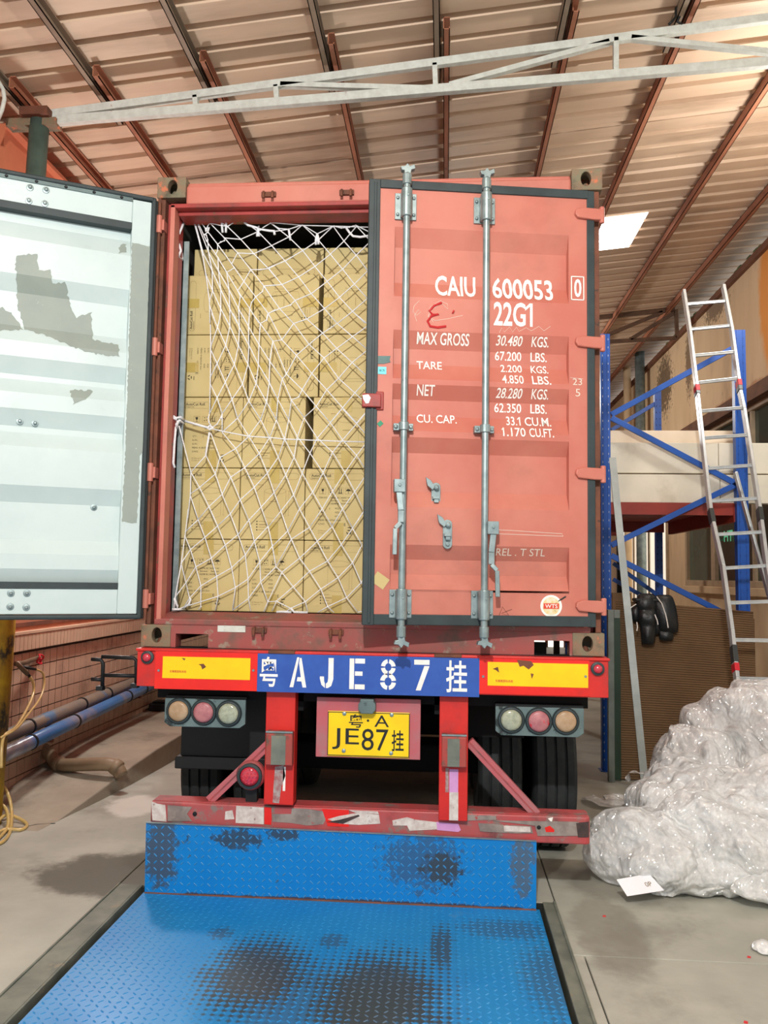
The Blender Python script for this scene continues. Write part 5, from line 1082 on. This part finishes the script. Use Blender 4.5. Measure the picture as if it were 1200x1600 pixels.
for Q, P, y0, y1, mt in ((LQ, LR, 604, 613, 'ladred'), (RQ, RR, 596, 605, 'ladred'), (LQ, LR, 1038, 1050, 'ladred'), (LQ, LR, 613, 618, 'ladblk'), (RQ, RR, 605, 612, 'ladblk'), (LQ, LR, 797, 818, 'ladblk'), (RQ, RR, 795, 815, 'ladblk'), (LQ, LR, 1010, 1036, 'ladblk')):
    MB().bar(on(Q, P, y0), on(Q, P, y1), .034, .068, (0, 1, 0)).build('hinge_joint' if mt == 'ladblk' else 'red_band', K[mt], LDR, bevel=.003)
for x0, x1 in ((1149, 1213), (1205, 1269)):
    A = at(x0, 738, Y=2.95); B = at(x0+140, 1250, Y=2.6); MB().bar(A, B, .024, .06, (0, 1, 0)).build('rear_leg', K['alu'], LDR, bevel=.004)
# ================================================================== leaning strip, frame, cardboard, jacket
A = at(957, 715, Y=3.02); B = at(1008, 1229, Y=2.62); B.z = .012
K['aluflat'] = M_('strip_grey_metal', rgb(178, 186, 184), rgb(160, 168, 166), 6, .4, .35)
stp = MB().bar(A, B, .06, .006, (0, 1, 0)); d = (B-A).normalized()
stp.bar(A+Vector((.028, .015, 0)), B+Vector((.028, .015, 0)), .006, .03, (0, 1, 0))
tag(stp.build('metal_strip', K['aluflat']), 'long grey metal strip leaning on the rack in front of the brown board', 'strip')
gf = empty('framed_panel', (1.83, 2.86, 0), 'dark green panel with a grey metal frame standing on edge beside the blue upright', 'panel')
MB().box(1.765, 1.815, 2.78, 2.84, 0, 1.42).box(1.815, 1.865, 2.78, 2.81, 1.35, 1.42).build('frame_edge', M_('frame_grey', rgb(120, 128, 122), rgb(100, 106, 100), 5, .5, .3), gf, bevel=.003)
MB().box(1.815, 1.868, 2.79, 2.82, .02, 1.35).build('green_board', M_('frame_green', rgb(38, 60, 44), rgb(32, 52, 40), 5, .5), gf)
cb = empty('cardboard_sheet', (2.42, 2.9, 0), 'large dark brown corrugated cardboard sheet standing under the rack', 'cardboard')
K['brown'] = M_('brown_corrugated', rgb(112, 86, 60), rgb(100, 76, 52), 3, .85)
cm = MB(); n = 150; z0, z1 = .01, 1.5
vs = []; x0, x1 = 1.86, 3.0
for k in range(n+1):
    z = z0+(z1-z0)*k/n; dy = .003*math.cos(k*math.pi)+.06*(k/n); cut = 0 if z < 1.42 else 0
    for xx in (x0, 2.0, 2.62, x1):
        zz = z - (.08*(xx-x0)/(x1-x0))*(k/n); vs.append((xx+.02*(1-k/n)*(1 if xx == x0 else -.3), 2.86+dy, zz))
fs = [(4*k+j, 4*k+j+1, 4*k+j+5, 4*k+j+4) for k in range(n) for j in range(3)]
cm.add(vs, fs); so = cm.build('face_sheet', K['brown'], cb); m = so.modifiers.new('t', 'SOLIDIFY'); m.thickness = .012; m.offset = 1
MB().box(1.83, 1.99, 2.895+.03, 2.96, 0, 1.56).box(2.86, 3.02, 2.95, 2.99, 0, 1.36).build('back_sheet', K['brown'], cb)
# jacket
jk = empty('jacket', (2.13, 2.84, 1.15), 'black quilted puffer jacket with white piping hung over the cardboard', 'jacket')
K['jack'] = M_('jacket_nylon', rgb(20, 24, 26), rgb(30, 34, 36), 30, .38, bump=.3, bs=60, spec=.5)
def lobe(mb, pts, n=20):
    """pts: (px, py, half-width px, depth)"""
    rings = []
    for k, (x, y, hw, dp) in enumerate(pts):
        c = at(x, y, Y=2.86); e = at(x+hw, y, Y=2.86); r = (e-c).length
        rings.append([(c.x+r*math.cos(2*math.pi*i/n), 2.87-dp*(.5+.0)-dp*.5*math.sin(2*math.pi*i/n)*(1+.12*math.sin(5*i+k)), c.z+.008*math.sin(3*i+k*1.7)) for i in range(n)])
    m = len(rings); mb.add([p for r in rings for p in r], [(i*n+k, i*n+(k+1) % n, (i+1)*n+(k+1) % n, (i+1)*n+k) for i in range(m-1) for k in range(n)]+[tuple(range(n)), tuple((m-1)*n+k for k in range(n))])
j = MB()
lobe(j, [(1009, 927, 10, .03), (1009, 930, 15, .07), (1009, 942, 16, .09), (1009, 951, 15, .085), (1010, 953, 13, .07), (1010, 957, 14.5, .1), (1011, 970, 15, .11), (1011, 977, 13, .08), (1011, 980, 12.5, .09), (1011, 992, 11.5, .1), (1011, 1000, 10.5, .09), (1011, 1006, 10, .07), (1011, 1008, 7, .04)])
lobe(j, [(1036, 929, 9, .03), (1036, 932, 15, .06), (1038, 948, 17, .09), (1040, 965, 17.5, .1), (1042, 980, 17, .09), (1045, 988, 13, .06), (1046, 991, 7, .03)])
lobe(j, [(1040, 982, 9, .04), (1040, 986, 12, .06), (1040, 996, 11.5, .07), (1040, 1000, 10.5, .05), (1040, 1002, 6, .03)])
lobe(j, [(994, 944, 4, .03), (992, 950, 7, .05), (992, 960, 7.5, .06), (993, 968, 6.5, .05), (995, 972, 4, .03)])
lobe(j, [(1026, 950, 5, .03), (1026, 965, 8, .06), (1026, 982, 8, .06), (1026, 992, 5, .03)])
jo = j.build('shell', K['jack'], jk, smooth=True); sd = jo.modifiers.new('s', 'SUBSURF'); sd.levels = sd.render_levels = 1
def pipe_(pts, n): MB().tube([at(x, y, Y=2.80 if n else 2.76) for x, y in pts], .0045, 6).build('piping', K['letter'], jk)
for pp_ in ([(1026, 932), (1034, 943), (1040, 960), (1043, 974), (1044, 981)], [(1023, 960), (1027, 970), (1028, 976)], [(985, 950), (989, 947), (994, 944)], [(995, 972), (996, 980), (995, 986)]): pipe_(pp_, 0)
MB().box(2.0, 2.26, 2.8, 2.96, 1.49, 1.52).build('collar_fold', K['jack'], jk, bevel=.012)
# ================================================================== LEFT SIDE: pipes, tap, hose
K['pblue'] = M_('pipe_blue', rgb(70, 120, 172), rgb(44, 96, 156), 3, .28, spec=.6, grime=(.36, .30, .24, .8), gt=.47, gs=1.5)
K['pgrey'] = M_('pipe_dusty_blue', rgb(140, 124, 104), rgb(120, 112, 104), 3, .5, wear=rgb(84, 118, 152), wt=.55, ws=2.2, wsoft=.1)
def pipe(a, b, r, mat, label, rings):
    t = empty('wall_pipe', tuple(a), label, 'pipe'); MB().cyl(a, b, r, 24).build('pipe', mat, t, smooth=True)
    for k in rings: c = a.lerp(b, k); d = (b-a).normalized(); MB().lathe([(r, -.012), (r+.006, -.01), (r+.006, .01), (r, .012)], c, d, 24).build('coupling', K['black'], t)
    for k in rings[::2]:
        c = a.lerp(b, k+.03); MB().box(-2.8, c.x+.02, c.y-.015, c.y+.015, c.z-r-.02, c.z-r).build('pipe_bracket', K['rust'], t)
    return t
def ext(p, q, X, k0, k1):
    A = at(*p, X=X); B = at(*q, X=X); return A.lerp(B, -k0), A.lerp(B, 1+k1)
a, b = ext((5, 1152), (205, 1068), -2.715, 1.25, 2.2); pipe(a, b, .052, K['pgrey'], 'dusty grey-blue pipe along the tiled wall, upper of two', [.315, .40, .45, .58])
a, b = ext((5, 1180), (205, 1085), -2.61, 1.2, 2.2); pipe(a, b, .052, K['pblue'], 'shiny blue pipe along the tiled wall, lower of two', [.31, .38, .49, .53, .67])
# beige drain pipe bend on the walkway
K['beige'] = M_('pvc_beige', rgb(150, 130, 104), rgb(132, 112, 88), 4, .5)
dp = [at(38, 1168, Y=2.35), at(60, 1166, Y=2.3), at(76, 1178, Y=2.2), at(92, 1194, Y=2.1), at(120, 1195, Y=2.0), at(165, 1194, Y=1.95), at(182, 1199, Y=1.95), at(190, 1212, Y=1.93)]
def smooth_path(P, n=5):
    out = []
    for i in range(len(P)-1):
        p0, p1, p2, p3 = P[max(i-1, 0)], P[i], P[i+1], P[min(i+2, len(P)-1)]
        for k in range(n):
            t = k/n; out.append(.5*((2*p1)+(p2-p0)*t+(2*p0-5*p1+4*p2-p3)*t*t+(3*p1-p0-3*p2+p3)*t*t*t))
    return out+[P[-1]]
t = empty('drain_pipe', tuple(dp[2]), 'beige plastic drain pipe with a bend on the walkway under the blue pipes', 'pipe')
MB().tube(smooth_path(dp), .05, 18).build('pipe', K['beige'], t, smooth=True)
for k in (1, 3, 6): MB().lathe([(.05, -.03), (.06, -.025), (.06, .025), (.05, .03)], dp[k], dp[min(k+1, 7)]-dp[k-1], 20).build('socket', K['beige'], t, smooth=True)
# tap
tp = empty('water_tap', tuple(at(62, 1030, X=-2.79)), 'brass wall tap with a red valve wheel feeding two hoses', 'tap')
K['brass'] = M_('old_brass', rgb(128, 108, 86), rgb(104, 86, 68), 10, .5, .4)
q = [at(62, 1027, X=-2.78), at(50, 1031, X=-2.72), at(36, 1036, X=-2.66), at(25, 1037, X=-2.63)]
MB().tube(smooth_path(q), .018, 12).build('spout_pipe', K['brass'], tp, smooth=True)
MB().tube([at(26, 1036, X=-2.63), at(34, 1044, X=-2.62), at(43, 1053, X=-2.6)], .017, 12).build('splitter', K['brass'], tp, smooth=True)
MB().tube([at(33, 1042, X=-2.62), at(46, 1044, X=-2.6), at(56, 1046, X=-2.58)], [.013, .011, .009], 10).build('hose_connector', K['black'], tp, smooth=True)
MB().tube([at(43, 1052, X=-2.6), at(47, 1058, X=-2.59)], .011, 10).build('hose_connector', K['black'], tp, smooth=True)
c = at(63, 1030, X=-2.72); ring = [(c+Vector((.01*math.sin(t*3), .035*math.cos(t), .035*math.sin(t)))) for t in [2*math.pi*k/24 for k in range(24)]]
wv = MB().tube(ring, .007, 8, closed=True)
for k in range(3): t = 2*math.pi*k/3; wv.tube([c, c+Vector((0, .035*math.cos(t), .035*math.sin(t)))], .005, 6)
wv.lathe([(.012, -.06), (.01, .01)], c, (1, 0, 0), 10); wv.build('valve_wheel', K['ladred'], tp, smooth=True)
K['hose'] = M_('hose_clear_yellow', rgb(206, 178, 116), rgb(196, 166, 100), 10, .3, spec=.6)
HS = empty('garden_hose', (-2.4, 1.1, 0), 'pale yellow garden hose running from the wall tap to a coil on the floor', 'hose')
def hose(pts, r, label, X0=-2.56):
    P = [at(x, y, X=X) if X is not None else at(x, y, Z=.012) for x, y, X in pts]
    MB().tube(smooth_path(P, 6), r, 10).build('hose_run', K['hose'], HS, smooth=True)['label'] = label
hose([(47, 1058, -2.585), (52, 1068, -2.57), (52, 1084, -2.55), (42, 1108, -2.5), (25, 1136, -2.44), (8, 1148, -2.42), (3, 1165, -2.40), (2, 1200, -2.38)], .010, 'pale yellow hose drooping from the tap, outer of two curves')
hose([(56, 1046, -2.58), (67, 1052, -2.57), (69, 1070, -2.55), (62, 1092, -2.52), (45, 1115, -2.48), (26, 1138, -2.43), (2, 1152, -2.41)], .008, 'thin yellow hose from the tap, inner of two curves')
# coil on the floor
def coil(pts, lab): 
    P = [at(x, y, Z=z) for x, y, z in pts]; MB().tube(smooth_path(P, 8), .011, 10).build('hose_coil', K['hose'], HS, smooth=True)['label'] = lab
coil([(-6, 1210, .24), (12, 1240, .16), (18, 1268, .06), (16, 1298, .012), (6, 1314, .012), (-8, 1320, .012)], 'pale yellow hose end dropping to the floor beside the yellow column')
coil([(-10, 1292, .03), (8, 1274, .05), (28, 1278, .03), (42, 1288, .012), (34, 1296, .012), (8, 1296, .02), (-10, 1306, .012)], 'loop of pale yellow hose lying on the floor below the column')
coil([(-8, 1250, .14), (8, 1262, .09), (13, 1280, .05), (10, 1296, .02), (-4, 1312, .012)], 'short curved length of yellow hose hanging by the column foot')
# black rubber block on the walkway
p = at(246, 1112, Z=.19); tag(MB().box(p.x-.1, p.x+.12, p.y, p.y+.25, .192, .27).box(p.x-.08, p.x+.13, p.y+.05, p.y+.2, .27, .29).build('rubber_block', K['black'], bevel=.01), 'black rubber block on the walkway behind the trailer lamp', 'block')
# ================================================================== PLASTIC FILM
def film_mat():
    mt, nt, b = new_mat('clear_film'); v = pos_node(nt)
    nz = nt.nodes.new('ShaderNodeTexNoise'); nz.inputs['Scale'].default_value = 4; nz.inputs['Detail'].default_value = 2; nt.links.new(v, nz.inputs['Vector'])
    mx = nt.nodes.new('ShaderNodeVectorMath'); mx.operation = 'MULTIPLY_ADD'; nt.links.new(nz.outputs['Color'], mx.inputs[0]); mx.inputs[1].default_value = (.3, .3, .3); nt.links.new(v, mx.inputs[2])
    rn = random.Random(5)
    def creases(f0, n, amp):       # crossing straight creases of crumpled film
        hs = None
        for i in range(n):
            f = f0*1.5**(i % 4)*rn.uniform(.8, 1.2); d = Vector((rn.gauss(0, 1), rn.gauss(0, 1), rn.gauss(0, 1))).normalized()*f
            dt = nt.nodes.new('ShaderNodeVectorMath'); dt.operation = 'DOT_PRODUCT'; nt.links.new(mx.outputs[0], dt.inputs[0]); dt.inputs[1].default_value = d
            tr_ = mth(nt, 'MULTIPLY', mth(nt, 'PINGPONG', mth(nt, 'ADD', dt.outputs['Value'], rn.random()*2), 1.0), amp/f)
            hs = tr_ if hs is None else mth(nt, 'ADD', hs, tr_)
        bn = nt.nodes.new('ShaderNodeBump'); bn.inputs['Strength'].default_value = 1; bn.inputs['Distance'].default_value = 1.0; nt.links.new(hs, bn.inputs['Height']); return bn.outputs[0]
    soft = creases(17, 6, .13); hard = creases(30, 9, .42)
    nt.links.new(soft, b.inputs['Normal'])
    b.inputs['Base Color'].default_value = (.97, .985, .985, 1); b.inputs['Roughness'].default_value = .35; b.inputs['Specular IOR Level'].default_value = .4
    gl = nt.nodes.new('ShaderNodeBsdfGlossy'); gl.inputs['Color'].default_value = (1, 1, 1, 1); gl.inputs['Roughness'].default_value = .16; nt.links.new(hard, gl.inputs['Normal'])
    m0 = nt.nodes.new('ShaderNodeMixShader'); m0.inputs[0].default_value = .27; nt.links.new(b.outputs[0], m0.inputs[1]); nt.links.new(gl.outputs[0], m0.inputs[2])
    mr = nt.nodes.new('ShaderNodeMapRange'); mr.inputs[1].default_value = .3; mr.inputs[2].default_value = .65; mr.inputs[3].default_value = .42; mr.inputs[4].default_value = .96; nt.links.new(noise_node(nt, v, 6, 7, .7), mr.inputs[0])
    tr = nt.nodes.new('ShaderNodeBsdfTranslucent'); tr.inputs[0].default_value = (.97, .98, .98, 1)
    m1 = nt.nodes.new('ShaderNodeMixShader'); m1.inputs[0].default_value = .15; nt.links.new(m0.outputs[0], m1.inputs[1]); nt.links.new(tr.outputs[0], m1.inputs[2])
    tp_ = nt.nodes.new('ShaderNodeBsdfTransparent'); m2 = nt.nodes.new('ShaderNodeMixShader'); nt.links.new(mr.outputs[0], m2.inputs[0]); nt.links.new(tp_.outputs[0], m2.inputs[1]); nt.links.new(m1.outputs[0], m2.inputs[2])
    nt.links.new(m2.outputs[0], nt.nodes['Material Output'].inputs['Surface'])
    return mt
K['film'] = film_mat()
HP = empty('plastic_film_heap', (2.1, .9, 0), 'big heap of crumpled clear stretch film on the floor by the ladder foot', 'plastic film')
def film(c, rad, seed, label, sub=6, rough=1.0, parent='heap'):
    bm = bmesh.new(); bmesh.ops.create_icosphere(bm, subdivisions=sub, radius=1); c = Vector(c); s = Vector((seed*7.3, seed*3.1, seed*1.7))
    rn = random.Random(seed); fold = []
    for i in range(14):
        f = 1.6*1.42**(i % 7)*rn.uniform(.85, 1.15); fold.append((Vector((rn.gauss(0, 1), rn.gauss(0, 1), rn.gauss(0, .7))).normalized()*f, rn.random()*2, .125/f))
    for v in bm.verts:
        p = v.co.copy(); q = p+s; wv = noise.noise_vector(q*1.4)
        d = .24*noise.noise(q*1.1); qq = p+wv*.28
        for dr_, ph_, am_ in fold:
            t_ = (qq.dot(dr_)+ph_) % 2; d += rough*am_*(abs(t_-1)-.5)*1.6
        r = 1.0+d; w_ = Vector((p.x*rad[0]*r, p.y*rad[1]*r, p.z*rad[2]*r)) + c
        if w_.z < .008: w_.z = .008+.01*abs(noise.noise(q*9))
        v.co = w_
    me = bpy.data.meshes.new('film'); bm.to_mesh(me); bm.free(); me.materials.append(K['film']); me.shade_smooth()
    if parent == 'heap': o = inst('film_wad', me, HP); o['label'] = label
    else: o = inst('plastic_film', me); tag(o, label, 'plastic film')
    return o
film((1.60, .50, .17), (.35, .33, .24), 1, 'crumpled clear stretch film bundle wrapped round the white paper', rough=.8)
film((2.02, .58, .24), (.48, .38, .32), 2, 'crumpled clear film wad beside the paper bundle, at the front of the heap')
film((2.12, 1.25, .36), (.38, .45, .40), 3, 'crumpled clear film wad next to the leaning metal strip')
film((2.55, 1.38, .56), (.50, .48, .50), 4, 'tallest crumpled clear film wad, around the ladder foot')
film((2.62, .62, .36), (.52, .42, .40), 5, 'crumpled clear film wad in front of the ladder, away from the trailer')
film((2.25, .28, .10), (.40, .20, .12), 6, 'low flat fold of clear film along the front of the heap', sub=5)
film((1.92, .88, .28), (.38, .36, .32), 7, 'crumpled clear film wad between the paper bundle and the metal strip')
def strip_film(P, wd, seed, label):
    P = smooth_path([Vector(p) for p in P], 6); vs = []; n = len(P); k = 7
    for i, p in enumerate(P):
        d = (P[min(i+1, n-1)]-P[max(i-1, 0)]).normalized(); x = d.cross(Vector((0, 0, 1))).normalized(); ww = wd*(.25+.75*math.sin(math.pi*(i+.5)/n)**.5)
        for j_ in range(k):
            t = j_/(k-1)-.5; q = p+x*ww*t; h = .035*noise.noise(q*9+Vector((seed, 0, 0)))+.02*noise.noise(q*25+Vector((seed, 3, 0))); vs.append((q.x, q.y, max(.006, q.z+h)))
    m = MB().add(vs, [(i*k+j_, i*k+j_+1, (i+1)*k+j_+1, (i+1)*k+j_) for i in range(n-1) for j_ in range(k-1)])
    m.build('film_strip', K['film'], HP, smooth=True)['label'] = label
strip_film([at(918, 1245, Z=.02), at(945, 1252, Z=.04), at(975, 1248, Z=.05), at(1010, 1240, Z=.1)], .22, 1, 'loose strip of clear film on the floor reaching towards the tyre, upper of two')
strip_film([at(925, 1283, Z=.02), at(950, 1285, Z=.03), at(985, 1280, Z=.04), at(1015, 1268, Z=.1)], .14, 2, 'loose strip of clear film on the floor reaching towards the bumper, lower of two')
strip_film([at(980, 1216, Y=1.6), at(985, 1207, Y=1.6), at(1000, 1206, Y=1.55), at(1018, 1212, Y=1.5)], .09, 3, 'small curl of clear film sticking out beside the metal strip')
strip_film([at(1075, 1150, Y=1.2), at(1082, 1140, Y=1.2), at(1095, 1143, Y=1.2), at(1102, 1158, Y=1.2)], .1, 4, 'upright curl of clear film on top of the heap left of the ladder')
# paper
a = [at(962, 1372, Y=.20), at(1012, 1363, Y=.24), at(1035, 1388, Y=.19), at(978, 1397, Y=.14)]
pa = MB().add([p+Vector((0, -.03, .0)) for p in a]+[p+Vector((0, -.028, .003)) for p in a], [(0, 1, 2, 3), (7, 6, 5, 4), (0, 4, 5, 1), (1, 5, 6, 2), (2, 6, 7, 3), (3, 7, 4, 0)])
pt = empty('paper_sheet', tuple(a[3]), 'white paper sheet caught in the film bundle near the floor', 'paper'); pa.build('sheet', M_('white_paper', rgb(232, 232, 238), r=.8), pt)
ux = (a[1]-a[0]).normalized(); uy_ = (a[0]-a[3]).normalized(); mb = MB(); add_text(mb, '0P', 0, a[3].lerp(a[2], .62)+uy_*.03+Vector((0, -.033, .004)), ux, uy_, w=.035, h=.025); mb.build('handwriting', K['fineink'], pt)
# red scraps on the floor
K['scrap'] = M_('red_scrap', rgb(206, 50, 56), r=.6)
for (px, py), lb in (((944, 1432), 'tiny red paper scrap on the concrete, nearest the film heap'), ((1170, 1496), 'tiny red paper scrap near the small film scrap'), ((1165, 1598), 'tiny red paper scrap farthest from the film heap')):
    p = at(px, py, Z=0); tag(MB().prism([(-.009, -.005), (.006, -.008), (.01, .003), (-.002, .009)], p, (1, 0, 0), (0, 1, 0), (0, 0, 1), .0005, .004).build('paper_scrap', K['scrap']), lb, 'scrap')
p = at(1195, 1487, Z=0); film((p.x, p.y, .015), (.05, .05, .03), 9, 'small crumpled film scrap lying alone on the open floor', sub=3, parent=None)
